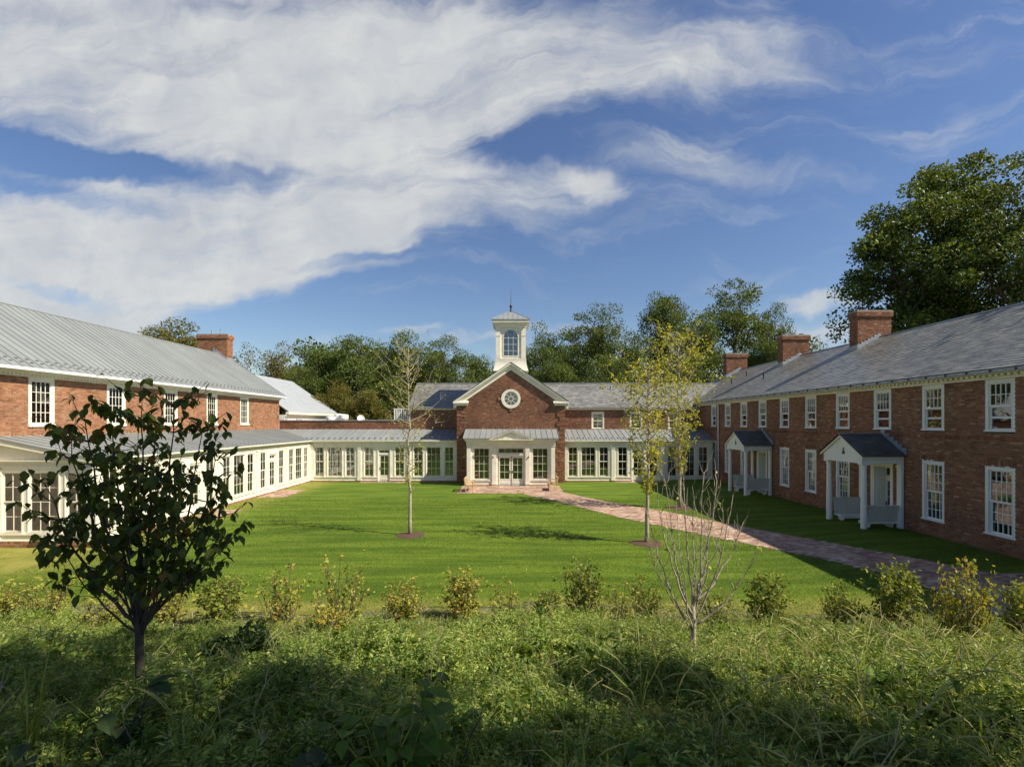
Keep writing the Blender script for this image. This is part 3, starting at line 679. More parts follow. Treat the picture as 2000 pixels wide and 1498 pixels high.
# ---------------------------------------------- flat roofed link with brick parapet
fl = root('flat_roof_block', (-14, 40.6, 0), 'low brick parapet block with flat roof behind the left gallery', 'building')
PF = Plane((0, 40.6, 0), (1, 0, 0), (0, -1, 0))
mb = MB(); mb.box(-19.75, 40.61, 4.0, -8.72, 40.85, 4.78); mb.box(-19.75, 40.86, 4.3, -8.75, 47, 4.4); part('wall', mb, M['mortar'], fl)
lay = brick_layout(lambda z: [(-19.72, -8.75)], 4.17, 4.78, [], seed=3); u = -19.72
while u < -8.8: lay.append((u, u+.058, 4.06, 4.16)); u += .0677
V, Fc = box5(lay, PF); stuff_part('brickwork', V, Fc, M['brick_red'], fl)
mb = MB(); mb.box(-19.78, 40.54, 4.785, -8.70, 40.92, 4.86); part('coping', mb, M['lead'], fl)
def fan(x, y, r, h, label):
    t = root('exhaust_fan', (x, y, 4.4), label, 'fan', 'exhaust fans on the flat roof')
    mb = MB(); mb.box(x-r*.8, y-r*.8, 4.4, x+r*.8, y+r*.8, 4.4+h*.55); part('curb', mb, M['lamp_white'], t)
    mb = MB(); mb.lathe([(r, 4.4+h*.55), (r*1.12, 4.4+h*.62), (r*1.12, 4.4+h*.95), (r*.9, 4.4+h), (r*.2, 4.4+h+.03)], (x, y), 18); part('hood', mb, M['lamp_white'], t)
fan(-15.95, 41.9, .34, .75, 'white low exhaust fan, leftmost on the flat roof beside the pale roofed building')
fan(-15.45, 42.4, .33, .98, 'white mushroom exhaust fan in the middle of the three on the flat roof')
fan(-14.85, 42.0, .36, .93, 'white mushroom exhaust fan nearest the satellite dish on the flat roof')
t = root('satellite_dish', (-13.2, 41.6, 4.4), 'round white satellite dish standing on the flat roof', 'satellite dish')
mb = MB(); n = 20; vs = [(0, 0, 0)]; fs = []
for i, rr in enumerate((.12, .22, .30)):
    for j in range(n): a = 2*math.pi*j/n; vs.append((rr*math.cos(a), -rr*rr*.9, rr*math.sin(a)))
for j in range(n): fs.append((0, 1+j, 1+(j+1) % n))
for i in range(2):
    for j in range(n): fs.append((1+i*n+j, 1+(i+1)*n+j, 1+(i+1)*n+(j+1) % n, 1+i*n+(j+1) % n))
mb.add(vs, fs); o = part('dish', mb, M['lamp_white'], t, (-13.2, 41.5, 4.98)); o.rotation_euler = (R(-12), 0, R(25))
mb = MB(); mb.tube([(-13.2, 41.6, 4.4), (-13.2, 41.6, 4.95)], .03, 8); part('mast', mb, M['lamp_white'], t)
mb = MB(); mb.tube([(-13.15, 41.5, 4.75), (-12.85, 41.2, 4.85)], .012, 6); mb.box(-12.9, 41.12, 4.8, -12.76, 41.24, 4.95); part('feed_horn', mb, M['lamp_white'], t)
t = root('equipment_screen', (-9.6, 41.6, 4.4), 'white slatted equipment screen on the flat roof beside the slate range', 'screen')
mb = MB(); mb.box(-10.3, 41.2, 5.75, -8.85, 41.25, 5.83); mb.box(-10.3, 41.2, 4.4, -8.85, 41.25, 4.5); part('rail', mb, M['porch_white'], t)
sl_ = MB(); sl_.box(0, 0, 4.5, .11, .03, 5.75); sm = sl_.mesh('slat')
for x in np.arange(-10.28, -8.9, .19): part('slat', sm, M['porch_white'], t, (float(x), 41.21, 0))
mb = MB(); mb.box(-10.1, 41.6, 4.4, -9.0, 42.6, 5.5); part('cooling_unit', mb, M['concrete'], t)

# ---------------------------------------------- slate roofed range behind the entrance
cr_ = root('slate_roof_range', (-8.7, 40.6, 0), 'two storey brick range with grey slate roof behind the entrance gable', 'building')
RX = [6.99, 10.2, 13.4]; hr = [(x-.54, x+.54, 4.08, 5.50) for x in RX]
brick_wall(cr_, PF, lambda z: [(-8.7, -3.0), (3.0, 15.7)], -8.7, 15.7, 4.0, 5.78, hr, M['brick_red'], seed=21)
wr = make_window('r', .86, 1.24, [(0, .5, 2, 2, .04), (.49, 1, 2, 2, .01)], casing=.10, proud=.02, sill=True)
for x in RX: place_window(wr, cr_, (x-.43, 40.6, 4.16), 0, W_); part('curtain', curtain_mesh(.8, 1.2).mesh('curtain'), M['curtain'], cr_, (x-.4, 40.9, 4.2))
mb = MB(); mb.box(-8.8, 40.5, 5.70, 15.6, 40.598, 5.80); mb.box(-8.85, 40.36, 5.802, 15.5, 40.6, 5.84); part('fascia', mb, W_, cr_)
V, f = slates((-8.9, 40.33, 5.87), (1, 0, 0), (0, 3.67, 2.32), 28.5, 4.34, .22, .30, 4, thick=.012, clip=lambda p: not (-4.3 < p.x < 3.7 and p.z < 9.2-.68*abs(p.x+.28)))
slate_parts(cr_, V, f, M['slate'], None)
mb = MB(); mb.hexa([(-8.9, 40.33, 5.80), (19.6, 40.33, 5.80), (19.6, 44, 8.12), (-8.9, 44, 8.12), (-8.9, 40.33, 5.86), (19.6, 40.33, 5.86), (19.6, 44, 8.18), (-8.9, 44, 8.18)])
mb.hexa([(-8.9, 44, 8.12), (19.6, 44, 8.12), (19.6, 47.7, 5.8), (-8.9, 47.7, 5.8), (-8.9, 44, 8.18), (19.6, 44, 8.18), (19.6, 47.7, 5.86), (-8.9, 47.7, 5.86)]); part('roof', mb, M['slate'], cr_)
mb = MB(); mb.box(-8.9, 43.9, 8.19, 19, 44.1, 8.24); part('ridge_cap', mb, M['lead'], cr_)
mb = MB(); mb.prism([(-8.7, 40.62, 0), (-8.7, 40.62, 5.75), (-8.7, 44, 7.95), (-8.7, 47.4, 5.8), (-8.7, 47.4, 0)], (.2, 0, 0)); mb.box(-8.4, 47.1, 0, 15, 47.4, 5.8); mb.box(-8.4, 42.5, 4.0, 15.6, 42.6, 5.7); part('end_wall', mb, M['brick_red'], cr_)
for px in (1177, 1192):
    mb = MB(); x = (px-PX)*43/F; mb.tube([(x, 43, 7.4), (x, 43, 7.95)], .04, 8); part('vent_pipe', mb, M['pipe'], cr_)

# ---------------------------------------------- entrance pavilion
eb = root('entrance_pavilion', (-.28, 37.1, 0), 'brick gabled entrance pavilion with round window and white cupola', 'building')
XC, HW, RZ, SL = -.28, 4.115, 9.04, .68
PE = Plane((0, 37.1, 0), (1, 0, 0), (0, -1, 0))
def gable_span(z):
    lo, hi = XC-HW, XC+HW
    if z > RZ-SL*HW: w = (RZ-z)/SL; lo, hi = XC-w, XC+w
    iv = [(lo, hi)]
    dz = z-6.455
    if abs(dz) < .86: c = math.sqrt(.86**2-dz*dz); iv = sub(iv, [(XC-c, XC+c)])
    return [i for i in iv if i[1]-i[0] > .05]
mb = MB(); mb.prism([(XC-HW, 37.1, -.2), (XC+HW, 37.1, -.2), (XC+HW, 37.1, RZ-SL*HW), (XC, 37.1, RZ), (XC-HW, 37.1, RZ-SL*HW)], (0, .3, 0))
mb.box(XC-HW, 37.4, -.2, XC-HW+.25, 44, 6.2); mb.box(XC+HW-.25, 37.4, -.2, XC+HW, 44, 6.2); part('wall', mb, M['mortar'], eb)
qh = .345; qz = np.arange(-.1, 5.9, qh)
qholes = []
for i, z in enumerate(qz):
    w = .60 if i % 2 else .38
    qholes += [(XC-HW-.01, XC-HW+w, z, z+qh), (XC+HW-w, XC+HW+.01, z, z+qh)]
lay = brick_layout(gable_span, -.1, RZ-.05, qholes+[(-3.5, 2.98, -1, 4.13)], seed=31)
u = XC-HW+.6
while u < XC+HW-.6: lay.append((u, u+.058, 4.15, 4.30)); u += .0677
lay = [b for b in lay if not (b[2] > 4.10 and b[3] < 4.31 and (b[1]-b[0]) > .06 and b[0] > XC-HW+.55 and b[1] < XC+HW-.55)]
V, Fc = box5(lay, PE); stuff_part('brickwork', V, Fc, M['brick_red'], eb)
for i, z in enumerate(qz):
    w = .60 if i % 2 else .38
    for s in (-1, 1):
        a, b = (XC-HW-.035, XC-HW+w) if s < 0 else (XC+HW-w, XC+HW+.035)
        mb = MB(); mb.box(a+.004, 37.045, z+.024, b-.004, 37.098, z+qh-.030)
        zz = z+.024
        while zz < z+qh-.05: mb.box(a, 37.034, zz, (a+b)/2-.004, 37.044, min(zz+.056, z+qh-.030)); mb.box((a+b)/2+.004, 37.034, zz, b, 37.044, min(zz+.056, z+qh-.030)); zz += .0677
        part('quoin', mb, M['brick_red'], eb)
# side brick faces
for s, X in ((-1, XC-HW), (1, XC+HW)):
    pl = Plane((X, 0, 0), (0, 1, 0), (s, 0, 0)); V, Fc = box5(brick_layout(lambda z: [(37.1, 42.5)], -.1, 6.1, [], seed=5), pl); stuff_part('side_brickwork', V, Fc, M['brick_red'], eb)
# round window
def ring(mb, c, r0, r1, y0, y1, n=40, a0=0, a1=2*math.pi):
    for j in range(n):
        t0, t1 = a0+(a1-a0)*j/n, a0+(a1-a0)*(j+1)/n
        p = lambda r, t, y: (c[0]+r*math.cos(t), y, c[1]+r*math.sin(t))
        mb.hexa([p(r0, t0, y1), p(r1, t0, y1), p(r1, t1, y1), p(r0, t1, y1), p(r0, t0, y0), p(r1, t0, y0), p(r1, t1, y0), p(r0, t1, y0)])
mb = MB(); ring(mb, (XC, 6.455), .55, .74, 37.03, 37.13); ring(mb, (XC, 6.455), .50, .56, 37.06, 37.12); ring(mb, (XC, 6.455), .16, .20, 37.07, 37.10, 24)
for k in range(8):
    t = R(22.5*2*k); c_, s_ = math.cos(t), math.sin(t); a = (XC+.2*c_, 6.455+.2*s_); b = (XC+.51*c_, 6.455+.51*s_); w = .014
    mb.hexa([(a[0]-s_*w, 37.10, a[1]+c_*w), (b[0]-s_*w, 37.10, b[1]+c_*w), (b[0]+s_*w, 37.10, b[1]-c_*w), (a[0]+s_*w, 37.10, a[1]-c_*w), (a[0]-s_*w, 37.075, a[1]+c_*w), (b[0]-s_*w, 37.075, b[1]+c_*w), (b[0]+s_*w, 37.075, b[1]-c_*w), (a[0]+s_*w, 37.075, a[1]-c_*w)])
rw = part('round_window', mb, W_, eb)
mb = MB(); ring(mb, (XC, 6.455), .0, .19, 37.085, 37.09, 24); kid('pane', mb, M['glass'], rw)
for k in range(8):
    mb = MB(); ring(mb, (XC, 6.455), .205, .505, 37.085, 37.09, 6, R(45*k+1.5), R(45*k+43.5)); kid('pane', mb, M['glass'], rw)
mb = MB(); ring(mb, (XC, 6.455), 0, .52, 37.093, 37.098, 30); kid('darkness_disc', mb, M['dark'], rw)  # near-black disc behind the panes paints in the unlit interior
mb = MB(); n = 68
for j in range(n): ring(mb, (XC, 6.455), .755, .86, 37.08, 37.1, 1, 2*math.pi*j/n+.008, 2*math.pi*(j+1)/n-.008)
part('arch_brickwork', mb, M['brick_red'], eb)['kind'] = 'stuff'
for k in range(4):
    t = R(90*k); c_, s_ = math.cos(t), math.sin(t); mb = MB()
    P = [(r*c_-w*s_, r*s_+w*c_) for r, w in ((.75, -.07), (.97, -.11), (.97, .11), (.75, .07))]
    mb.prism([(XC+x, 37.03, 6.455+z) for x, z in P], (0, .068, 0)); part('keystone', mb, M['brick_red'], eb)
# roof of the pavilion
for s in (-1, 1):
    e = (XC+s*4.42, 6.22); a = (XC, 9.22)
    mb = MB(); mb.hexa([(a[0], 36.85, a[1]), (e[0], 36.85, e[1]), (e[0], 44, e[1]), (a[0], 44, a[1]), (a[0], 36.85, a[1]+.03), (e[0], 36.85, e[1]+.03), (e[0], 44, e[1]+.03), (a[0], 44, a[1]+.03)]); part('roof', mb, M['slate'], eb)
    S = Vector((-s*4.42, 0, 3.0)); V, f = slates((e[0], 36.83, e[1]+.03), (0, 1, 0), S, 7.1, 5.33, .22, .3, 6); slate_parts(eb, V, f, M['slate'], None)
    # raking cornice in three stepped boards
    mb = MB()
    for (d0, d1, y0, y1) in ((0, .10, 36.86, 37.09), (.10, .19, 36.93, 37.09), (.19, .24, 36.98, 37.09), (.24, .46, 37.045, 37.09)):
        a0 = 9.21-d0*1.2; a1 = 9.21-d1*1.2; k0 = 4.40-.0
        mb.prism([(XC, y0, a0), (XC+s*k0, y0, a0-SL*k0), (XC+s*k0, y0, a1-SL*k0), (XC, y0, a1)], (0, y1-y0, 0))
    part('raking_cornice', mb, W_, eb)
    mb = MB(); x0, x1 = sorted((XC+s*4.42, XC+s*3.25)); mb.box(x0, 36.84, 6.10, x1, 37.08, 6.20); mb.box(x0+.04, 36.90, 6.02, x1-.04, 37.08, 6.098); mb.box(x0+.08, 36.97, 5.92, x1-.08, 37.08, 6.018)
    mb.prism([(x0, 36.84, 6.2), (x1, 36.84, 6.2), (x1 if s < 0 else x0, 37.08, 6.3), (x0, 37.08, 6.28), ], (0, .01, 0)) if False else None
    mb.hexa([(x0, 36.84, 6.201), (x1, 36.84, 6.201), (x1, 37.08, 6.201), (x0, 37.08, 6.201), (x0, 36.85, 6.205), (x1, 36.85, 6.205), (x1, 37.08, 6.30), (x0, 37.08, 6.30)])
    part('cornice_return', mb, W_, eb)
    mb = MB(); xa, xb = sorted((XC+s*HW, XC+s*4.38)); mb.box(xa, 37.1, 5.98, xb, 43.9, 6.14); part('eaves', mb, W_, eb)
# vestibule
PV = Plane((0, 35.4, 0), (1, 0, 0), (0, -1, 0))
vh = [(-3.00, -1.83, .47, 2.77), (1.30, 2.47, .47, 2.77), (-1.24, .72, .02, 2.78)]
mb = MB(); wall_grid(mb, PV, -3.49, 2.96, .0, 3.3, vh, .14); mb.box(-3.49, 35.55, 0, -3.35, 37.09, 3.5); mb.box(2.82, 35.55, 0, 2.96, 37.09, 3.5); part('vestibule_wall', mb, W_, eb)
wv = make_window('v', 1.17, 2.30, [(0, 1, 3, 4, .02)], casing=.0)
for a in (-3.0, 1.3): place_window(wv, eb, (a, 35.42, .47), 0, W_)
dl = door_template(.96, 2.14, 2.139, 2, 3, .50)
mb = MB(); mb.box(-1.24, 35.42, 2.16, .72, 35.52, 2.34); mb.box(-1.24, 35.36, 2.24, .72, 35.42, 2.33); mb.box(-1.24, 35.42, .0, -1.21, 35.54, 2.78); mb.box(.69, 35.42, .0, .72, 35.54, 2.78)
panes = []; sash(mb, -1.2, .68, 2.36, 2.76, 4, 1, 35.44, st=.05, panes=panes); trw = part('transom_window', mb, W_, eb)
for x, z, a, b, y in panes: q = MB(); q.box(x+.002, y-.003, z+.002, x+a-.002, y+.003, z+b-.002); kid('pane', q, M['glass'], trw)
for i, x in enumerate((-1.205, -.255)):
    d = part('door', dl['leaf'], W_, eb, (x, 35.43, .0))
    for me, l in dl['lp']: kid('pane', me, M['glass'], d, l)
    h = kid('handle', dl['handle'], M['black'], d, (0 if i else .76, 0, 0))
mb = MB(); mb.box(-1.3, 35.3, -.02, .78, 35.5, .035); part('threshold', mb, M['pipe'], eb)
for a, b in ((-3.49, -3.20), (-1.64, -1.34), (.80, 1.10), (2.68, 2.96)):
    mb = MB(); mb.box(a, 35.30, .08, b, 35.398, 3.02); mb.box(a-.03, 35.27, 2.88, b+.03, 35.397, 2.94); mb.box(a-.03, 35.26, 3.0, b+.03, 35.397, 3.07); mb.box(a-.02, 35.28, .08, b+.02, 35.396, .26); part('pilaster', mb, W_, eb)
for x in (-1.56, 1.02):
    mb = MB(); mb.box(x-.03, 35.24, 2.05, x+.03, 35.30, 2.17); part('wall_lamp', mb, M['pipe'], eb)
mb = MB(); mb.box(-3.52, 35.28, 3.07, 2.99, 35.40, 3.28); mb.box(-3.62, 35.20, 3.28, 3.10, 37.05, 3.36); mb.box(-3.70, 35.10, 3.362, 3.20, 37.05, 3.46)
for a, b in ((-3.2, -1.64), (1.1, 2.68)): mb.box(a, 35.35, .36, b, 35.398, .41)
part('cornice', mb, W_, eb)
for a, b in ((-3.46, -1.25), (.73, 2.93)):
    lay = []; u = a
    while u < b: lay.append((u, u+.058, -.05, .078)); u += .0677
    mb = MB(); mb.box(a, 35.33, -.2, b, 35.42, .079); part('plinth', mb, M['mortar'], eb); V, Fc = box5(lay, Plane((0, 35.33, 0), (1, 0, 0), (0, -1, 0))); stuff_part('plinth_bricks', V, Fc, M['brick_tan'], eb)
roof_panels(eb, (-3.74, 35.05, 3.485), (1, 0, 0), (0, 2.04, .64), 6.99, 2.14, M['metal'], .41, guards=False)
mb = MB()
for s in (-1, 1):
    xc = -.25
    for d0, d1, y0 in ((0, .07, 34.93), (.07, .13, 34.98)):
        mb.prism([(xc, y0, 4.06-d0), (xc+s*1.56, y0, 3.47-d0), (xc+s*1.56, y0, 3.47-d1), (xc, y0, 4.06-d1)], (0, .2, 0))
mb.prism([(-1.75, 35.06, 3.40), (1.25, 35.06, 3.40), (-.25, 35.06, 3.98)], (0, .1, 0)); mb.box(-1.80, 34.98, 3.30, 1.30, 35.2, 3.36); mb.box(-1.86, 34.93, 3.362, 1.36, 35.2, 3.41)
part('pediment', mb, W_, eb)
mb = MB()
for s in (-1, 1): mb.hexa([(-.25, 34.92, 4.06), (-.25+s*1.6, 34.92, 3.465), (-.25+s*1.6, 35.2, 3.465), (-.25, 37.0, 4.06), (-.25, 34.92, 4.085), (-.25+s*1.6, 34.92, 3.49), (-.25+s*1.6, 35.2, 3.49), (-.25, 37.0, 4.085)])
part('pediment_roof', mb, M['metal'], eb)
mb = MB(); mb.box(-3.3, 35.56, -.1, 2.8, 40.3, .03); part('floor', mb, M['room_floor'], eb)
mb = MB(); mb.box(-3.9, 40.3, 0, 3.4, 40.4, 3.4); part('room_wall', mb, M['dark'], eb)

# cupola: part of the pavilion with its own pieces
CX, CY0, CW = -.30, 38.45, 1.18
mb = MB(); cz0, cz1 = 9.72, 12.35
for (x0, x1, y0, y1) in ((CX-CW, CX-.62, CY0, CY0+2*CW), (CX+.62, CX+CW, CY0, CY0+2*CW)): mb.box(x0, y0+.04, cz0, x1, y1-.04, cz1)
mb.box(CX-.62, CY0+.05, cz0, CX+.62, CY0+.15, cz0+.16); mb.box(CX-.62, CY0+2*CW-.15, cz0, CX+.62, CY0+2*CW-.05, cz0+.16)
N_ = 16   # wall above the arch, front and back
for y in (CY0+.05, CY0+2*CW-.15):
    for j in range(N_):
        t0, t1 = math.pi*j/N_, math.pi*(j+1)/N_; r = .60; zc = cz0+1.90-.18
        mb.hexa([(CX+r*math.cos(t1), y, zc+r*math.sin(t1)), (CX+r*math.cos(t0), y, zc+r*math.sin(t0)), (CX+r*math.cos(t0), y+.1, zc+r*math.sin(t0)), (CX+r*math.cos(t1), y+.1, zc+r*math.sin(t1)),
                 (CX+.62*math.cos(t1)*1.0, y, cz1), (CX+.62*math.cos(t0), y, cz1), (CX+.62*math.cos(t0), y+.1, cz1), (CX+.62*math.cos(t1), y+.1, cz1)])
cup = part('cupola', mb, W_, eb)
mb = MB()
for i, (z0, z1, f0, f1) in enumerate([(9.20+.075*k*1.0-.55, 9.20+.075*(k+1)-.55, 0, 0) for k in range(1)]): pass
for k in range(14):
    z0 = 8.72+k*.072; t = max(0, 1-(k/11)); e0 = CW+.04+.17*t**1.6
    b_ = MB(); b_.hexa([(CX-e0-.012, CY0+CW-e0-.012, z0), (CX+e0+.012, CY0+CW-e0-.012, z0), (CX+e0+.012, CY0+CW+e0, z0), (CX-e0-.012, CY0+CW+e0, z0), (CX-e0+.012, CY0+CW-e0+.012, z0+.070), (CX+e0-.012, CY0+CW-e0+.012, z0+.070), (CX+e0-.012, CY0+CW+e0, z0+.070), (CX-e0+.012, CY0+CW+e0, z0+.070)])
    kid('clapboard', b_, W_, cup)
mb = MB(); mb.box(CX-CW-.05, CY0-.05, 9.66, CX+CW+.05, CY0+2*CW+.05, 9.73); kid('ledge', mb, W_, cup)
for x0, x1 in ((CX-CW-.01, CX-CW+.34), (CX+CW-.34, CX+CW+.01)):
    mb = MB(); mb.box(x0, CY0-.035, 9.735, x1, CY0+.04, 12.2); mb.box(x0-.02, CY0-.055, 11.5, x1+.02, CY0+.03, 11.55); mb.box(x0-.01, CY0-.05, 9.74, x1+.01, CY0+.02, 10.05); kid('corner_pilaster', mb, W_, cup)
mb = MB(); mb.box(CX-.62, CY0+.02, 9.88, CX+.62, CY0+.09, 9.95); mb.box(CX-.62, CY0+.02, 9.95, CX-.56, CY0+.09, 11.45); mb.box(CX+.56, CY0+.02, 9.95, CX+.62, CY0+.09, 11.45)
ring(mb, (CX, 11.44), .56, .63, CY0+.02, CY0+.09, 20, 0, math.pi)
for x in (-.19, .19): mb.box(CX+x-.013, CY0+.05, 9.95, CX+x+.013, CY0+.08, 11.5)
for z in (10.35, 10.85, 11.35): mb.box(CX-.56, CY0+.052, z-.012, CX+.56, CY0+.078, z+.012)
for sx in (-1, 1):
    for cx_, r_, a0, a1 in ((CX-sx*.19, .38, 0, 62), (CX+sx*.56, .37, 118, 180), (CX+sx*.19-sx*.38, .38, 0, 60)):
        if sx > 0: A0, A1 = R(a0), R(a1)
        else: A0, A1 = math.pi-R(a1), math.pi-R(a0)
        ring(mb, (cx_, 11.5), r_-.012, r_+.012, CY0+.05, CY0+.08, 10, A0, A1)
cw = kid('arched_window', mb, W_, cup)
mb = MB(); mb.box(CX-.56, CY0+.06, 9.95, CX+.56, CY0+.066, 11.44); ring(mb, (CX, 11.44), 0, .56, CY0+.06, CY0+.066, 16, 0, math.pi); kid('glazing', mb, M['glass'], cup)
mb = MB(); mb.box(CX-.56, CY0+2*CW-.1, 9.95, CX+.56, CY0+2*CW-.09, 11.44); ring(mb, (CX, 11.44), 0, .56, CY0+2*CW-.1, CY0+2*CW-.09, 16, 0, math.pi); kid('glazing', mb, M['glass'], cup)
mb = MB(); mb.box(CX-.7, CY0+.9, 9.75, CX+.7, CY0+.95, 12.2); kid('darkness_panel', mb, M['dark'], cup)  # added dark panel: paints the inside dim and stops the view through
mb = MB(); e = CW+.06; mb.box(CX-e, CY0-.06, 12.2, CX+e, CY0+2*CW+.06, 12.42); mb.box(CX-e-.10, CY0-.16, 12.42, CX+e+.10, CY0+2*CW+.16, 12.55); mb.box(CX-e-.22, CY0-.28, 12.552, CX+e+.22, CY0+2*CW+.28, 12.72)
kid('cornice', mb, W_, cup)
mb = MB(); e = CW+.32; cyc = CY0+CW
mb.add([(CX-e, cyc-e, 12.73), (CX+e, cyc-e, 12.73), (CX+e, cyc+e, 12.73), (CX-e, cyc+e, 12.73), (CX-e, cyc-e, 12.80), (CX+e, cyc-e, 12.80), (CX+e, cyc+e, 12.80), (CX-e, cyc+e, 12.80), (CX, cyc, 13.75)], [(3, 2, 1, 0), (0, 1, 5, 4), (1, 2, 6, 5), (2, 3, 7, 6), (3, 0, 4, 7), (4, 5, 8), (5, 6, 8), (6, 7, 8), (7, 4, 8)])
for x in (-.98, -.59, -.2, .2, .59, .98):
    t = 1-abs(x)/e; mb.tube([(CX+x, cyc-e, 12.82), (CX+x, cyc-e+t*e, 12.82+.95*t)], .018, 4)
for sx in (-1, 1): mb.tube([(CX+sx*e, cyc-e, 12.82), (CX, cyc, 13.77)], .022, 4)
kid('roof', mb, M['metal'], cup)
mb = MB(); mb.lathe([(.16, 13.68), (.17, 13.74), (.06, 13.78), (.05, 13.88), (.09, 13.93), (.05, 13.98), (.06, 14.02), (.11, 14.10), (.12, 14.16), (.09, 14.24), (.03, 14.29), (.022, 14.6), (.012, 15.55)], (CX, cyc), 14); kid('finial', smooth_mesh(mb.mesh('finial')), M['pipe'], cup)

# ---------------------------------------------- right brick wing
rwg = root('brick_wing', (15.6, 14, 0), 'dark red brick wing on the right with slate roof and three chimneys', 'building')
WR = Plane((15.6, 0, 0), (0, 1, 0), (-1, 0, 0)); Y0W, Y1W = 5.0, 46.0
KY = [15.55+2.48*k for k in range(-4, 10)]
up = [(y-.485, y+.485, 4.27, 6.02) for y in KY]
low_k = {4: 'w', 5: 'w', 6: 'd', 7: 'w', 8: 'w', 9: 'w', 10: 'd', 11: 'w', 12: 'w', 13: 'w', 3: 'w', 2: 'w', 1: 'w', 0: 'w'}
low = []; doors = []
for k, y in enumerate(KY):
    if low_k[k] == 'w': low.append((y-.49, y+.49, .91, 3.18))
    else: doors.append(y)
dholes = [(y-.53, y+.53, -.3, 2.90) for y in doors]
holes = up+low+dholes
lay_ex = []; cutout = list(holes)
for a, b, c, d in low:
    n = 15
    for i in range(n):     # flat arch of upright bricks
        w = (b-a+.10)/n; lay_ex.append((a-.05+w*i, a-.05+w*(i+1)-.010, d+.008, d+.21))
    cutout.append((a-.06, b+.06, d, d+.215)); u = a-.04
    while u < b+.04: lay_ex.append((u, min(u+.058, b+.05), c-.105, c-.006)); u += .0677
    cutout.append((a-.05, b+.05, c-.11, c))
u = Y0W; bz0, bz1 = 4.04, 4.15
while u < Y1W: lay_ex.append((u, u+.058, bz0, bz1)); u += .0677
cutout.append((Y0W, Y1W, bz0-.008, bz1+.008)); u = Y0W
mb = MB(); wall_grid(mb, WR, Y0W, Y1W, -.3, 6.1, holes, .28); part('wall', mb, M['mortar'], rwg)
brick_wall(rwg, WR, lambda z: [(Y0W, Y1W)], Y0W, Y1W, -.2, 6.05, cutout, M['brick_red'], extra=lay_ex, near=(14.4, 22, .4, 6.0, 14.4), seed=41, backing=False)
w_up = make_window('u', .77, 1.55, [(0, .27, 1, 1, .07), (.25, .5, 1, 1, .07), (.49, 1, 4, 2, .03)], casing=.10, proud=-.012, depth=.06)
w_lo = make_window('lo', .79, 2.09, [(0, .5, 4, 3, .10), (.49, 1, 4, 3, .05)], casing=.10, proud=-.012, depth=.10)
PW = M['porch_white']
cm = curtain_mesh(.74, 1.0, 16, .02).mesh('curtain'); cm2 = curtain_mesh(.3, 2.2, 10, .03).mesh('curtain')
for i, (a, b, c, d) in enumerate(up):
    place_window(w_up, rwg, (15.6, b-.10, 4.37), R(-90), PW)
    part('curtain', cm, M['curtain'], rwg, (15.86, a+.12, 4.37+(.85, .55, 1.15, .3, .95, .7)[i*5 % 6]), R(90))
for i, (a, b, c, d) in enumerate(low):
    place_window(w_lo, rwg, (15.6, b-.10, 1.0), R(-90), PW)
    if i % 2: part('curtain', cm2, M['curtain'], rwg, (15.88, a+.1, .95), R(90))
dr = door_template(.98, 2.62, 2.08, 2, 4, .62)
for y in doors:
    mb = MB(); mb.box(15.58, y-.53, .1, 16.1, y-.45, 2.9); mb.box(15.58, y+.45, .1, 16.1, y+.53, 2.9); mb.box(15.58, y-.449, 2.74, 16.1, y+.449, 2.9); mb.box(15.56, y-.62, .1, 15.598, y-.531, 2.97); mb.box(15.56, y+.531, .1, 15.598, y+.62, 2.97); mb.box(15.56, y-.62, 2.972, 15.598, y+.62, 3.05)
    for s in (-1, 1):
        for z0, z1 in ((.3, 1.1), (1.2, 2.6)): mb.box(15.70, y+s*.443-.006, z0, 15.98, y+s*.443+.006, z1)
    part('door_surround', mb, PW, rwg)
    place_door(dr, rwg, (16.05, y+.49, .12), R(-90), PW)
mb = MB(); mb.box(15.52, Y0W, 6.02, 15.598, Y1W, 6.17); mb.box(15.30, Y0W, 6.172, 15.6, Y1W, 6.215); part('frieze', mb, M['white'], rwg)
mb = MB()
for y in np.arange(Y0W, Y1W, .20): mb.box(15.38, y, 6.10, 15.518, y+.10, 6.170)
part('dentil', mb, M['white'], rwg)['kind'] = 'stuff'
mb = MB(); mb.box(15.17, Y0W, 6.20, 15.30, Y1W, 6.30); part('gutter', mb, M['lead'], rwg)
mb = MB()
for y in np.arange(Y0W, Y1W, .8): mb.box(15.13, y, 6.22, 15.168, y+.03, 6.32)
part('gutter_bracket', mb, M['pipe'], rwg)['kind'] = 'stuff'
Yr1 = 48.0
V, f = slates((15.22, Y0W, 6.33), (0, 1, 0), (5.98, 0, 3.24), Yr1-Y0W, 6.80, .215, .30, 9)
slate_parts(rwg, V, f, M['slate'], lambda c: abs(c[1]-14.2)+.35*abs(c[2]-6.3) if c[1] > 13.9 else 99)
mb = MB(); mb.hexa([(15.22, Y0W, 6.24), (15.22, Yr1, 6.24), (21.2, Yr1, 9.48), (21.2, Y0W, 9.48), (15.22, Y0W, 6.315), (15.22, Yr1, 6.315), (21.2, Yr1, 9.555), (21.2, Y0W, 9.555)])
mb.hexa([(21.2, Y0W, 9.48), (21.2, Yr1, 9.48), (27.2, Yr1, 6.24), (27.2, Y0W, 6.24), (21.2, Y0W, 9.555), (21.2, Yr1, 9.555), (27.2, Yr1, 6.315), (27.2, Y0W, 6.315)]); part('roof', mb, M['slate'], rwg)
mb = MB(); mb.tube([(21.2, Y0W, 9.58), (21.2, Yr1, 9.58)], .06, 6); part('ridge_cap', mb, M['lead'], rwg)
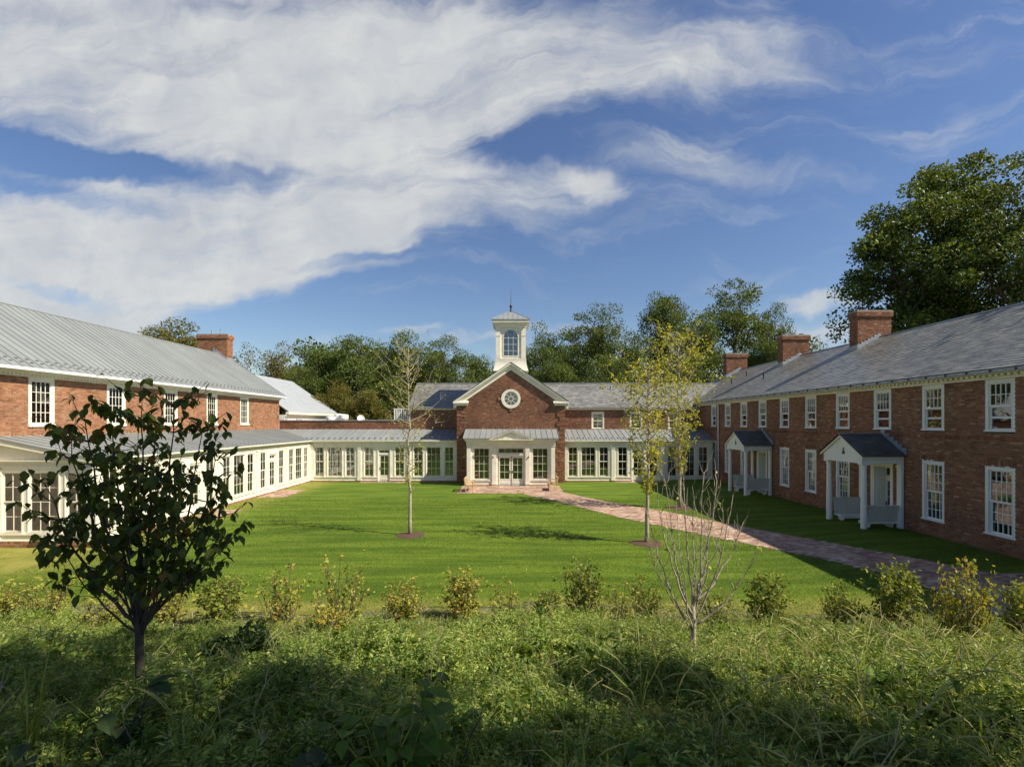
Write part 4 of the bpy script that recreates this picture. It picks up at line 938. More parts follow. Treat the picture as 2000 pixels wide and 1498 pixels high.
mb = MB(); mb.prism([(15.62, Y0W, -.3), (26.8, Y0W, -.3), (26.8, Y0W, 6.3), (21.2, Y0W, 9.4), (15.62, Y0W, 6.3)], (0, .2, 0)); mb.prism([(15.62, 47.6, -.3), (26.8, 47.6, -.3), (26.8, 47.6, 6.3), (21.2, 47.6, 9.4), (15.62, 47.6, 6.3)], (0, .2, 0)); mb.box(26.6, Y0W+.2, -.3, 26.8, 47.6, 6.3); mb.box(15.6, 46.0, -.3, 15.8, 47.6, 6.2)
part('end_wall', mb, M['brick_red'], rwg)
mb = MB(); mb.box(15.9, Y0W+.3, .0, 26.5, 47, .1); mb.box(15.89, Y0W+.3, 3.4, 26.5, 47, 3.6); part('floor', mb, M['room_floor'], rwg)
mb = MB(); mb.box(20.0, Y0W+.3, .1, 20.1, 47, 3.4); mb.box(20.0, Y0W+.3, 3.6, 20.1, 47, 6.3); mb.box(15.9, Y0W+.3, 6.3-.25, 20, 47, 6.1)
for y in np.arange(Y0W+3, 46, 4.96): mb.box(15.9, y, .1, 20, y+.1, 3.39); mb.box(15.9, y, 3.6, 20, y+.1, 6.04)
part('room_wall', mb, M['room'], rwg)
for Yc_, fl_ in ((11.2, None), (28.05, [(20.6, 28.35, .09, .18)]), (35.85, [(20.2, 36.15, .16, .14), (20.85, 36.15, .16, .14), (21.45, 36.15, .16, .14)]), (45.4, [(20.4, 45.7, .16, .10), (21.2, 45.7, .2, .10)])):
    chimney(rwg, 19.9, 21.85, Yc_, Yc_+.66, 8.3, 11.08, M['brick_red'], fl_, int(Yc_))
    mb = MB()
    for i in range(7):
        x = 19.9+.19*i; zr = 6.33+.542*(x-15.22); mb.box(x, Yc_-.045, zr-.1, x+.19, Yc_-.02, zr+.30+.02*(i % 2))
    mb.box(19.85, Yc_-.04, 8.4, 19.89, Yc_+.7, 9.12); part('flashing', mb, M['lead'], rwg)
for px, py in ((1458, 735), (1491.5, 740), (1429, 750)):
    u, v = (px-PX)/F, (PY-py)/F; Y = (6.33-.542*15.22-4.6)/(v-.542*u); X = u*Y; z = 4.6+v*Y
    mb = MB(); mb.tube([(X, Y, z-.1), (X, Y, z+.42)], .05, 8); part('vent_pipe', mb, M['pipe'], rwg)
mb = MB(); mb.tube([(15.25, 36.9, 6.22), (15.35, 36.9, 6.05), (15.5, 36.8, 5.95), (15.52, 36.8, .35)], .05, 8); part('downspout', mb, PW, rwg)

# ---------------------------------------------- porches and their benches
porch_label = 'white columned door porch with dark slate gable roof'
po = root('door_porch', (15.6, doors[0], .1), porch_label, 'porch')
yc = doors[0]
for s in (-1, 1):
    mb = MB(); cx, cy = 14.05, yc+s*1.07
    mb.box(cx-.17, cy-.17, .08, cx+.17, cy+.17, .13)
    mb.lathe([(.16, .13), (.165, .17), (.14, .21), (.125, .24), (.115, .30), (.115, 1.2), (.098, 2.76), (.12, 2.78), (.12, 2.81), (.10, 2.83), (.10, 2.87), (.135, 2.91)], (cx, cy), 20); mb.box(cx-.15, cy-.15, 2.91, cx+.15, cy+.15, 2.965)
    part('column', mb, PW, po)
    mb = MB(); mb.box(15.46, cy-.12, .1, 15.56, cy+.12, 2.965); mb.box(15.43, cy-.15, .1, 15.56, cy+.15, .25); mb.box(15.43, cy-.14, 2.8, 15.56, cy+.14, 2.86); part('wall_pilaster', mb, PW, po)
    mb = MB(); mb.box(13.95, cy-.10, 2.97, 15.58, cy+.10, 3.27); a, b = sorted((cy-s*.1, cy+s*.2)); mb.box(13.95, a, 3.272, 15.58, b, 3.31); part('beam', mb, PW, po)
mb = MB(); mb.prism([(13.88, yc-1.19, 2.97), (13.88, yc+1.19, 2.97), (13.88, yc+1.19, 3.32), (13.88, yc, 4.06), (13.88, yc-1.19, 3.32)], (.07, 0, 0)); part('pediment', mb, PW, po)
mb = MB()
for s in (-1, 1):
    mb.prism([(13.80, yc, 4.11), (13.80, yc+s*1.32, 3.28), (13.80, yc+s*1.32, 3.19), (13.80, yc, 4.01)], (.078, 0, 0))
part('raking_cornice', mb, M['white'], po)
mb = MB(); mb.box(13.97, yc-.96, 3.0, 15.57, yc+.96, 3.03); part('ceiling', mb, PW, po)
for s in (-1, 1):
    mb = MB(); mb.hexa([(13.78, yc, 4.10), (13.78, yc+s*1.34, 3.26), (15.58, yc+s*1.34, 3.26), (15.58, yc, 4.10), (13.78, yc, 4.135), (13.78, yc+s*1.34, 3.295), (15.58, yc+s*1.34, 3.295), (15.58, yc, 4.135)]); part('roof_deck', mb, M['pipe'], po)
    V, f = slates((13.75, yc+s*1.37, 3.285), (1, 0, 0), (0, -s*1.37, .855), 1.83, 1.61, .19, .27, 12+s); slate_parts(po, V, f, M['slate_dark'], lambda c: c[0])
mb = MB(); mb.box(13.75, yc-.05, 4.135, 15.58, yc+.05, 4.175); part('ridge_cap', mb, M['lead'], po)
fm = MB(); fm.box(15.535, 0, 0, 15.575, .22, .30); fme = fm.mesh('step_flashing')
for i in range(6):
    o = part('step_flashing', fme, M['lead'], po, (0, yc-1.34+.225*i, 3.30+.14*i))
bar = lambda mb, pts, r=.010: mb.tube(pts, r, 5)
mb = MB(); ex_, ey, ez = 13.865, yc-.12, 3.42
pt = lambda y, z: (ex_, ey-y, ez+z)
bar(mb, [pt(0, .16), pt(-.03, .06)]); bar(mb, [pt(0, .16), pt(.03, .06)])
bar(mb, [pt(0, .06), pt(-.075, .01), pt(-.05, -.05), pt(-.07, -.12)]); bar(mb, [pt(0, .06), pt(.075, .01), pt(.05, -.05), pt(.07, -.12)]); bar(mb, [pt(-.05, -.05), pt(0, .0), pt(.05, -.05)]); bar(mb, [pt(0, 0), pt(-.03, -.12)]); bar(mb, [pt(0, 0), pt(.03, -.12)])
part('emblem', mb, M['pipe'], po)
mb = MB(); mb.box(13.78, yc-1.35, .0, 15.56, yc+1.35, .10); part('floor_slab', mb, M['stone'], po)
po2 = copy_tree(po, None, (15.6, doors[1], .06)); po.name = 'door_porch'
tag(po, 'nearer of the two white columned door porches on the right brick wing', 'porch', 'porches on the right wing')
tag(po2, 'farther white columned door porch, close to the glazed gallery', 'porch', 'porches on the right wing')
def settle(loc, rz, label):
    t = root('porch_bench', (0, 0, 0), label, 'bench', 'high backed porch benches')
    mb = MB(); mb.box(0, -.012, 0, .072, .012, .66); bm_ = mb.mesh('back_board')
    for i in range(14):
        o = part('back_board', bm_, M['grey_paint'], t, (-.62+.0885*i, .03, .50)); o.rotation_euler = (R(-8), 0, 0)
    mb = MB(); mb.box(-.64, .10, 1.13, .64, .16, 1.19); part('top_rail', mb, M['grey_paint'], t)
    mb = MB(); mb.box(-.64, -.42, .44, .64, .05, .485); mb.box(-.64, -.42, .36, .64, -.39, .44); part('seat', mb, PW, t)
    for x in (-.48, .44):
        mb = MB(); pr = [(-.38, 0), (-.30, .06), (-.27, .16), (-.33, .26), (-.38, .36), (-.36, .44), (.02, .44), (.0, .34), (-.06, .22), (-.04, .10), (.02, 0)]
        mb.prism([(x, y, z) for y, z in pr], (.05, 0, 0)); part('leg', mb, PW, t)
    t.location = loc; t.rotation_euler.z = rz; return t
settle((14.85, doors[0]+.95, .1), 0, 'grey board backed bench on the far side of the nearer porch')
settle((14.85, doors[0]-.95, .1), R(180), 'grey board backed bench on the near side of the nearer porch')
settle((14.85, doors[1]+.95, .06), 0, 'grey board backed bench on the far side of the farther porch')
settle((14.85, doors[1]-.95, .06), R(180), 'grey board backed bench on the near side of the farther porch')
def garden_bench(loc, rz, label):
    t = root('garden_bench', (0, 0, 0), label, 'bench', 'teak benches flanking the entrance')
    for y in (-.72, .66):
        for x, h in ((.42, .62), (-.02, .90)):
            mb = MB()
            if x < 0: mb.hexa([(x, y, 0), (x+.06, y, 0), (x+.06, y+.06, 0), (x, y+.06, 0), (x-.12, y, h), (x-.07, y, h), (x-.07, y+.06, h), (x-.12, y+.06, h)])
            else: mb.box(x, y, 0, x+.06, y+.06, h)
            part('leg', mb, M['teak'], t)
        mb = MB(); mb.box(-.10, y-.005, .62, .50, y+.065, .65); part('armrest', mb, M['teak'], t)
        mb = MB(); mb.box(0, y+.01, .36, .44, y+.05, .42); part('side_rail', mb, M['teak'], t)
    for i in range(5): mb = MB(); mb.box(.03+.092*i, -.70, .42, .10+.092*i, .70, .445); part('seat_slat', mb, M['teak'], t)
    for i in range(13):
        y = -.62+.1*i; mb = MB(); mb.hexa([(-.05, y, .5), (-.03, y, .5), (-.03, y+.045, .5), (-.05, y+.045, .5), (-.10, y, .84), (-.08, y, .84), (-.08, y+.045, .84), (-.10, y+.045, .84)]); part('back_slat', mb, M['teak'], t)
    mb = MB(); mb.box(-.13, -.68, .84, -.07, .68, .90); mb.box(-.06, -.68, .45, -.02, .68, .50); part('back_rail', mb, M['teak'], t)
    t.location = loc; t.rotation_euler.z = rz
garden_bench((-3.22, 32.7, .03), 0, 'teak garden bench left of the entrance steps, facing right')
garden_bench((2.80, 33.1, .03), R(180), 'teak garden bench right of the entrance steps, facing left')
mb = MB(); mb.box(-18.10, 18.30, .14, -17.90, 18.38, .30); mb.box(-18.16, 18.22, .24, -17.84, 18.31, .36)
o = link('wall_light', mb.mesh('wall_light'), M['concrete'], (0, 0, 0)); tag(o, 'small floodlight box low on the end wall of the left gallery', 'light')

# ================================================================== GROUND
def edge_d(x, y): return 12.0-y+.35*np.sin(x*.45+1)+.15*np.sin(x*1.7)
def grid_sheet(x0, x1, y0, y1, st, keep, name, mat, dz=0.0):
    xs = np.arange(x0, x1+1e-6, st); ys = np.arange(y0, y1+1e-6, st); Xg, Yg = np.meshgrid(xs, ys, indexing='ij'); Zg = gz(Xg, Yg)+dz
    V = np.stack([Xg, Yg, Zg], -1).reshape(-1, 3); ny = len(ys); i, j = np.meshgrid(np.arange(len(xs)-1), np.arange(ny-1), indexing='ij')
    a = (i*ny+j); Fc = np.stack([a, a+ny, a+ny+1, a+1], -1); k = keep(Xg[:-1, :-1]+st/2, Yg[:-1, :-1]+st/2); Fc = Fc[k]
    o = link(name, smooth_mesh(np_mesh(name, V, Fc)), mat); o['kind'] = 'structure'; return o
LX1 = 15.62
grid_sheet(-20, LX1, 6, 38.0, .17, lambda x, y: (edge_d(x, y) < 0), 'lawn', M['lawn'])
grid_sheet(-34, 34, -22, 13.2, .2, lambda x, y: (edge_d(x, y) >= -.12) & ~((x > 15.9) & (y > 5.3)), 'meadow_bank', M['soil'], -.012)
mb = MB(); n = 48; vs = [(0, 30, -.6)]+[(1600*math.cos(2*math.pi*k/n), 30+1600*math.sin(2*math.pi*k/n), -.6) for k in range(n)]
mb.add(vs, [(0, 1+k, 1+(k+1) % n) for k in range(n)]); g = link('ground', mb.mesh('ground'), M['soil']); g['kind'] = 'structure'

# brick path and terrace -------------------------------------------------
UP = [(1093, 960), (1150, 973), (1188, 980), (1250, 991), (1312, 1001), (1404, 1020), (1500, 1038), (1620, 1060), (1760, 1086), (1860, 1105), (1940, 1120), (2010, 1121), (2120, 1123)]
LO = [(1040, 969), (1090, 980), (1140, 992), (1200, 1008), (1290, 1027), (1386, 1047), (1452, 1060), (1580, 1086), (1680, 1108), (1788, 1136), (1860, 1168), (1964, 1212), (2060, 1262)]
up_w = [at(*p) for p in UP]; lo_w = [at(*p) for p in LO]
poly = [(p.x, p.y) for p in up_w]+[(p.x, p.y) for p in lo_w[::-1]]
terr = [(-3.75, 35.34), (3.25, 35.34), (3.25, 32.4), (up_w[0].x, up_w[0].y), (lo_w[0].x, lo_w[0].y), (.6, 31.5), (-3.75, 31.55)]
def inside(P, poly):
    x, y = P[:, 0], P[:, 1]; r = np.zeros(len(P), bool); n = len(poly)
    for i in range(n):
        (x1, y1), (x2, y2) = poly[i], poly[(i+1) % n]
        c = ((y1 > y) != (y2 > y)) & (x < (x2-x1)*(y-y1)/(y2-y1+1e-12)+x1); r ^= c
    return r
def paver_field(polys, bbox, name, label_near=0, dz=0.0):
    x0, x1, y0, y1 = bbox; bw, bh = .205, .105; B = []
    ys = np.arange(y0, y1, bh); P = []
    for k, y in enumerate(ys):
        xs = np.arange(x0-(bw/2 if k % 2 else 0), x1, bw); P.append(np.stack([xs, np.full_like(xs, y)], 1))
    P = np.concatenate(P); c = P+np.array([bw/2, bh/2]); k = np.zeros(len(P), bool)
    for pl in polys: k |= inside(c, pl)
    return P[k], bw, bh
def pavers(parent, polys, bbox, single=0):
    P, bw, bh = paver_field(polys, bbox, 'paver'); g_ = .006; n = len(P)
    def bx(P, base):
        n = len(P); x0, y0 = P[:, 0], P[:, 1]; x1, y1 = x0+bw-g_, y0+bh-g_; jt = rng.uniform(-.0015, .0015, n)
        zt = lambda x, y: gz(x, y)+.017+jt; zb = lambda x, y: gz(x, y)+.001
        V = np.stack([np.stack([x, y, z], -1) for x, y, z in ((x0, y0, zb(x0, y0)), (x1, y0, zb(x1, y0)), (x1, y1, zb(x1, y1)), (x0, y1, zb(x0, y1)), (x0, y0, zt(x0, y0)), (x1, y0, zt(x1, y0)), (x1, y1, zt(x1, y1)), (x0, y1, zt(x0, y1)))], 1)
        return V
    f = np.array([(4,5,6,7),(0,1,5,4),(1,2,6,5),(2,3,7,6),(3,0,4,7)])
    if single:
        vis = np.abs(P[:, 0]) < P[:, 1]*1.05; d = np.where(vis, P[:, 1], 99); o_ = np.argsort(d); S = P[o_[:single]]; P = P[o_[single:]]
        q = MB(); q.box(0, 0, 0, bw-g_, bh-g_, .016); me = q.mesh('paving_brick')
        for x, y in S: o = link('paving_brick', me, M['paver'], Vector((x, y, float(gz(x+.1, y+.05))+.002))-parent.location, 0, parent)
    V = bx(P, 0); n = len(P); o = link('paving_bricks', np_mesh('paving_bricks', V.reshape(-1, 3), (f[None]+8*np.arange(n)[:, None, None]).reshape(-1, 4)), M['paver'], -parent.location, 0, parent); o['kind'] = 'stuff'
# sand bed under the bricks: strips between the two edges
mb = MB(); vs = []; n = len(up_w)
def bed(mb, quads):
    for q_ in quads:
        mb.add([(p[0], p[1], float(gz(p[0], p[1]))+.006) for p in q_], [tuple(range(len(q_)))])
K = 8
def sub_quads(A, B, k=8):
    out = []
    for i in range(len(A)-1):
        for j in range(k):
            for h in range(3):
                t0, t1 = j/k, (j+1)/k; s0, s1 = h/3, (h+1)/3
                a0 = A[i].lerp(A[i+1], t0); a1 = A[i].lerp(A[i+1], t1); b0 = B[i].lerp(B[i+1], t0); b1 = B[i].lerp(B[i+1], t1)
                out.append([a0.lerp(b0, s0)[:2], a0.lerp(b0, s1)[:2], a1.lerp(b1, s1)[:2], a1.lerp(b1, s0)[:2]])
    return out
bed(mb, sub_quads(up_w, lo_w)); bed(mb, [[t for t in terr[::-1]]])
path = link('brick_path', mb.mesh('brick_path'), M['joint']); path['kind'] = 'structure'
pavers(path, [poly, terr], (-4, 20, 8, 35.4), single=300)
for i, (x0, x1, y0, y1) in enumerate([(-15.9, -14.35, 29.9, 33.1), (-15.9, -14.4, 22.3, 25.7), (-11.9, -8.5, 37.15, 37.7), (8.0, 11.3, 37.15, 37.7)]):
    mb = MB(); bed(mb, [[(x0, y0), (x1, y0), (x1, y1), (x0, y1)]]); o = link('brick_doorstep', mb.mesh('brick_doorstep'), M['joint']); o['kind'] = 'structure'
    pavers(o, [[(x0, y0), (x1, y0), (x1, y1), (x0, y1)]], (x0, x1, y0, y1))

# ================================================================== PLANTS
def rots(r, n, axis, spread):
    """n rotation matrices whose second column points roughly along axis"""
    a = axis+r.normal(0, spread, (n, 3)); a /= np.linalg.norm(a, axis=1, keepdims=True)+1e-9
    q = r.normal(0, 1, (n, 3)); s = np.cross(a, q); s /= np.linalg.norm(s, axis=1, keepdims=True)+1e-9
    return np.stack([s, a, np.cross(s, a)], -1)
def scatter(T, Fc, P, Rm, S):
    T = np.asarray(T, float); Fc = np.asarray(Fc); n = len(P)
    V = np.einsum('nij,kj->nki', Rm, T)*np.asarray(S).reshape(-1, 1, 1)+P[:, None, :]
    return V.reshape(-1, 3), (Fc[None]+len(T)*np.arange(n)[:, None, None]).reshape(-1, Fc.shape[1])
def merge(L_):
    Vs, Fs, n = [], [], 0
    for V, Fc in L_: Vs.append(V); Fs.append(Fc+n); n += len(V)
    return np.concatenate(Vs), np.concatenate(Fs)
Q_LEAF = ([(0, 0, 0), (.32, .45, .06), (0, 1, -.05), (-.32, .45, .06)], [(0, 1, 2, 3)])
N_LEAF = ([(0, 0, 0), (.14, .4, .04), (0, 1, -.12), (-.14, .4, .04)], [(0, 1, 2, 3)])
B_LEAF = ([(0, 0, 0), (-.24, .28, .07), (0, .28, .0), (.24, .28, .07), (-.30, .58, .05), (0, .58, -.04), (.30, .58, .05), (-.14, .84, -.06), (0, .84, -.12), (.14, .84, -.06), (0, 1.02, -.22)],
          [(0, 2, 1, 1), (0, 3, 2, 2), (1, 2, 5, 4), (2, 3, 6, 5), (4, 5, 8, 7), (5, 6, 9, 8), (7, 8, 10, 10), (8, 9, 10, 10)])
B_LEAF = (B_LEAF[0], [(0, 2, 1), (0, 3, 2), (1, 2, 5), (1, 5, 4), (2, 3, 6), (2, 6, 5), (4, 5, 8), (4, 8, 7), (5, 6, 9), (5, 9, 8), (7, 8, 10), (8, 9, 10)])
def curve_pts(a, b, r, k=5, wob=.08, sag=0.0):
    a, b = Vector(a), Vector(b); L_ = (b-a).length; out = []
    for i in range(k+1):
        t = i/k; p = a.lerp(b, t); f = math.sin(math.pi*t)
        p += Vector((r.uniform(-1, 1), r.uniform(-1, 1), r.uniform(-1, 1)))*wob*L_*f*.5; p.z += sag*L_*f; out.append(p)
    return out
def lobed_tree(seed, H, Rc, z0, nl, ncl, nleaf, leaf, clump, tr, tmpl=Q_LEAF, flat_=.6, zpow=1.0, lean=0.0):
    r = random.Random(seed); q = np.random.default_rng(seed); mb = MB(); top = Vector((lean*H, 0, H*.72))
    stem = curve_pts((0, 0, -.3), top, r, 8, .05); mb.tube(stem, [tr*(1-.8*i/8) for i in range(9)], 8)
    P, A = [], []
    for l in range(nl):
        ph = 2*math.pi*(l*.618+r.uniform(-.08, .08)); t = (l+.5)/nl; zc = z0+(H-z0-clump)*(t**zpow)
        prof = math.sin(math.pi*min(1, .18+.80*t))**.7; rr = Rc*.62*prof*r.uniform(.55, 1.05)
        lc = Vector((rr*math.cos(ph)+lean*H, rr*math.sin(ph), zc)); si = max(1, min(7, int((zc-rr*.7)/(H*.72)*8)))
        limb = curve_pts(stem[si], lc, r, 5, .18, -.04); mb.tube(limb, [tr*.42*(1-.6*i/5) for i in range(6)], 6)
        lr = Rc*.42*r.uniform(.75, 1.15)
        for c in range(ncl):
            d = Vector((r.gauss(0, 1), r.gauss(0, 1), r.gauss(0, .75))).normalized()*lr*r.uniform(.45, 1.0)
            cc = lc+d; mb.tube(curve_pts(limb[r.randint(3, 5)], cc, r, 3, .15), [tr*.12, tr*.09, tr*.06, tr*.03], 4, cap=False)
            m_ = int(nleaf*r.uniform(.5, 1.3)); o_ = q.normal(0, 1, (m_, 3)); o_ = o_/np.linalg.norm(o_, axis=1, keepdims=True)*q.uniform(.25, 1, (m_, 1))**.6*np.array([1, 1, flat_])*clump*.62*r.uniform(.7, 1.25)
            P.append(np.array(cc)+o_); A.append(o_/(np.linalg.norm(o_, axis=1, keepdims=True)+1e-6)*.5+np.array([0, 0, .1]))
    P = np.concatenate(P); A = np.concatenate(A); n = len(P)
    V, Fc = scatter(*tmpl, P, rots(q, n, A, .6), leaf*q.uniform(.6, 1.35, n)); return mb, V, Fc
def tree_root(name, loc, label, cat, group=None): return root(name, loc, label, cat, group)
def put_tree(name, parts_, loc, label, cat, group, sc_=(1, 1, 1), rz=0.0, leafmat=None):
    t = root(name, loc, label, cat, group, rz); t.scale = sc_
    tm, cm_ = parts_
    o = link('trunk', tm, None, (0, 0, 0), 0, t)
    c = bpy.data.objects.new('crown', cm_ if leafmat is None else cm_); C.objects.link(c); c.parent = t
    if leafmat is not None: c.material_slots[0].link = 'OBJECT'; c.material_slots[0].material = leafmat
    return t
def tree_meshes(data, bark, leaf):
    mb, V, Fc = data; tm = smooth_mesh(mb.mesh('trunk')); tm.materials.append(bark); cm_ = np_mesh('crown', V, Fc); cm_.materials.append(leaf); return tm, cm_
far = [tree_meshes(lobed_tree(100+i, 16, 5.2, 4.0, 13, 9, 210, .22, 2.1, .26, flat_=.6), M['bark'], M['far_leaf']) for i in range(4)]
far += [tree_meshes(lobed_tree(110+i, 18, 6.0, 7.0, 12, 8, 210, .22, 2.1, .28, flat_=.5, zpow=.7), M['bark'], M['far_leaf']) for i in range(3)]
thin = tree_meshes(lobed_tree(130, 16, 4.6, 3.5, 12, 7, 30, .26, 1.8, .22, flat_=.6), M['bark_pale'], M['olive_leaf'])
FT = [  # px, top py, Y, width px, variant, leaf material key, label
    (338, 626, 62, 160, 0, 'gold_leaf', 'yellow green tree showing above the left metal roof, left of its chimney'),
    (478, 668, 60, 85, 7, 'olive_leaf', 'thin olive tree just right of the left chimney'),
    (548, 681, 58, 95, 1, 'gold_leaf', 'yellowing tree between the left chimney and the dark tree mass'),
    (628, 660, 61, 110, 2, None, 'dark green tree at the left end of the tree line'),
    (690, 641, 58, 120, 3, None, 'tall dark tree above the satellite dish'),
    (748, 672, 66, 80, 5, None, 'round topped tree between the tall trees above the equipment screen'),
    (800, 648, 60, 95, 0, None, 'tree whose crown stands above the left end of the slate ridge'),
    (868, 664, 58, 110, 4, None, 'broad tree left of the cupola'),
    (930, 680, 64, 85, 2, None, 'low topped tree nearest the cupola on its left'),
    (1062, 640, 60, 90, 1, None, 'rounded tree nearest the cupola on its right'),
    (1112, 655, 66, 85, 3, None, 'lower tree in second place right of the cupola'),
    (1168, 606, 60, 130, 4, None, 'tall spreading tree midway between cupola and right chimneys'),
    (1238, 652, 58, 90, 0, None, 'short dark tree just left of the tall open crowned tree'),
    (1300, 572, 62, 115, 5, None, 'tall open crowned tree with sky showing through, left of the highest tree'),
    (1362, 612, 57, 110, 2, None, 'dense tree below and between the two highest crowns of the tree line'),
    (1432, 563, 63, 150, 6, None, 'highest tree of the line, directly behind the far right chimney'),
    (1512, 603, 66, 75, 4, None, 'narrow tree at the right end of the line, left of the middle chimney'),
    (1598, 652, 60, 50, 7, 'gold_leaf', 'small pale tree tip between the two nearer chimneys'),
    (655, 745, 54, 80, 1, 'gold_leaf', 'small light green tree low in the tree line above the exhaust fans'),
    (720, 752, 53, 85, 3, 'gold_leaf', 'small light green tree low behind the satellite dish'),
    (600, 720, 56, 90, 0, None, 'dark low tree right beside the pale roof slope'),
    (770, 728, 55, 100, 2, None, 'dark low tree behind the equipment screen'),
    (850, 712, 70, 110, 6, None, 'dark tree filling the gap over the left slate roof'),
    (1090, 705, 54, 110, 5, None, 'dark low tree right behind the slate ridge near the cupola'),
    (1200, 700, 53, 120, 6, None, 'dark low tree behind the slate ridge in its middle'),
    (1330, 690, 53, 110, 1, None, 'dark low tree behind the slate ridge at its right end'),
    (1480, 670, 56, 100, 3, None, 'dark low tree between the far and middle right chimneys'),
    (960, 712, 55, 90, 1, None, 'dark low tree directly behind the cupola base'),
]
far.append(thin)
for i, (px, py, Y, w, v, lm, lab) in enumerate(FT):
    X = (px-PX)/F*Y; H = EYE+(PY-py)/F*Y+.4; tm, cmh = far[v]; base = 17.2 if v in (4, 5, 6) else 15.3; bw = 10.0 if v not in (4, 5, 6) else 11.5
    sx = (w/F*Y)/bw*1.3
    put_tree('background_tree', (tm, cmh), (X, Y, -.4), lab, 'tree', 'trees behind the buildings', (sx, sx, H/base), i*1.3, M[lm] if lm else None)
# a distant wood closing the view behind them
r_ = np.random.default_rng(5); n = 60000; Yw = r_.uniform(74, 92, n); Xw = r_.uniform(-62, 62, n); top = 9.5+2.2*np.sin(Xw*.16)+1.5*np.sin(Xw*.41+2)+.8*np.sin(Xw*1.1); P = np.stack([Xw, Yw, top*r_.uniform(0, 1, n)**.6*1.38-.5], 1)
V, Fc = scatter(*Q_LEAF, P, rots(r_, n, np.array([0, 0, .2]), 1), r_.uniform(.4, .8, n)); o = link('distant_wood', np_mesh('distant_wood', V, Fc), M['far_leaf']); tag(o, 'dark distant wood seen low between the trunks of the tree line', 'wood', None, 'stuff')

big = tree_meshes(lobed_tree(300, 27.5, 12.0, 11.0, 19, 14, 260, .30, 2.7, .75, flat_=.55), M['bark_dark'], M['oak_leaf'])
big2 = tree_meshes(lobed_tree(301, 26, 7.6, 9.5, 13, 11, 240, .30, 2.4, .5, flat_=.55), M['bark_dark'], M['oak_leaf'])
put_tree('broad_tree', big, (44.5, 39.5, 0), 'great dark broadleaf tree towering over the right slate roof', 'tree', None, (.86, .86, .93), rz=.8)
put_tree('broad_tree', big2, (37.0, 45.5, 0), 'smaller dark tree left of the great tree, its limb reaching over the nearest chimney', 'tree', None, (1.0, 1.0, 1.02), 2.2)
put_tree('broad_tree', big2, (43.0, 47.5, 0), 'dark tree filling the gap between the great tree and its smaller neighbour', 'tree', None, (1.05, 1.05, 1.2), 4.4)
put_tree('broad_tree', (thin[0], thin[1]), (30.0, 16.0, 0), 'thin tree beyond the near end of the right roof that shades it', 'tree', None, (1.2, 1.2, 1.25), 3.9)

# trees behind the viewer whose shade falls over the bank
sh1 = tree_meshes(lobed_tree(320, 16.0, 5.2, 9.6, 10, 8, 105, .28, 1.6, .30, flat_=.6), M['bark_dark'], M['oak_leaf'])
for (x, y, s, rz, lab) in SHADE if 'SHADE' in globals() else [(4.6, .3, .84, .3, 'broadleaf tree behind the viewer shading the dogwood'), (11.5, -1.7, (.64, 1.0), 1.9, 'broadleaf tree behind the viewer shading the right of the bank')]:
    sx_, sz_ = s if isinstance(s, tuple) else (s, s); put_tree('shade_tree', sh1, (x, y, float(gz(x, y))), lab, 'tree', None, (sx_, sx_, sz_), rz)

# slender lawn trees -----------------------------------------------------
def lawn_tree(seed, H, first, spread, nb, leaves, leaf, tr, dense_low=1.0):
    r = random.Random(seed); q = np.random.default_rng(seed); mb = MB()
    stem = curve_pts((0, 0, -.1), (r.uniform(-.1, .1), 0, H), r, 12, .015); mb.tube(stem, [tr*(1.25 if i == 0 else (1-.88*i/12)) for i in range(13)], 8); P = []; A = []
    for b in range(nb):
        t = first+(1-first)*(b/nb)**.95*.97; h = t*H; i = min(11, int(t*12)); p0 = stem[i].lerp(stem[i+1], t*12-i)
        ph = b*2.4+r.uniform(-.4, .4); L_ = spread*math.sin(math.pi*min(1, .12+.9*(1-t)/(1-first)))**.8*r.uniform(.7, 1.15)+.15
        d = Vector((math.cos(ph), math.sin(ph), r.uniform(.7, 1.3))); tip = p0+d.normalized()*L_*1.35
        br = curve_pts(p0, tip, r, 6, .12, -.10); mb.tube(br, [tr*.26*(1-.85*k/6) for k in range(7)], 5, cap=False)
        for k in range(5):
            s = br[r.randint(2, 6)]; e = s+Vector((r.gauss(0, .25), r.gauss(0, .25), r.uniform(.05, .35)))*L_*.7; tw = curve_pts(s, e, r, 3, .15); mb.tube(tw, [.007, .006, .004, .003], 4, cap=False)
            for p in tw[1:]:
                for _ in range(max(0, int(leaves*r.uniform(.2, 1.6)))): P.append(np.array(p)+q.normal(0, .085, 3)); A.append((r.gauss(0, .5), r.gauss(0, .5), -.3))
    P = np.array(P); A = np.array(A); n = len(P); V, Fc = scatter(*Q_LEAF, P, rots(q, n, A, .5), leaf*q.uniform(.6, 1.3, n)); print('leaves', n); return mb, V, Fc
b1, b2, b3 = at(801, 1045), at(1263, 1061), at(1327, 992)
T1 = tree_meshes(lawn_tree(1, 7.7, .25, 1.25, 44, 1.8, .09, .075), M['bark_pale'], M['sap_leaf'])
T2 = tree_meshes(lawn_tree(2, 6.6, .30, 1.30, 54, 3.6, .12, .085), M['bark_pale'], M['sap_leaf'])
T3 = tree_meshes(lawn_tree(3, 9.0, .22, 1.75, 62, 4.6, .13, .10), M['bark_pale'], M['sap_leaf'])
put_tree('lawn_tree', T1, b1, 'slender young tree with few yellow leaves in the middle of the lawn', 'tree', 'young trees on the lawn')
put_tree('lawn_tree', T2, b2, 'young tree with yellow green leaves just on the lawn side of the brick path', 'tree', 'young trees on the lawn')
put_tree('lawn_tree', T3, b3, 'taller yellow green young tree between the brick path and the right gallery', 'tree', 'young trees on the lawn')
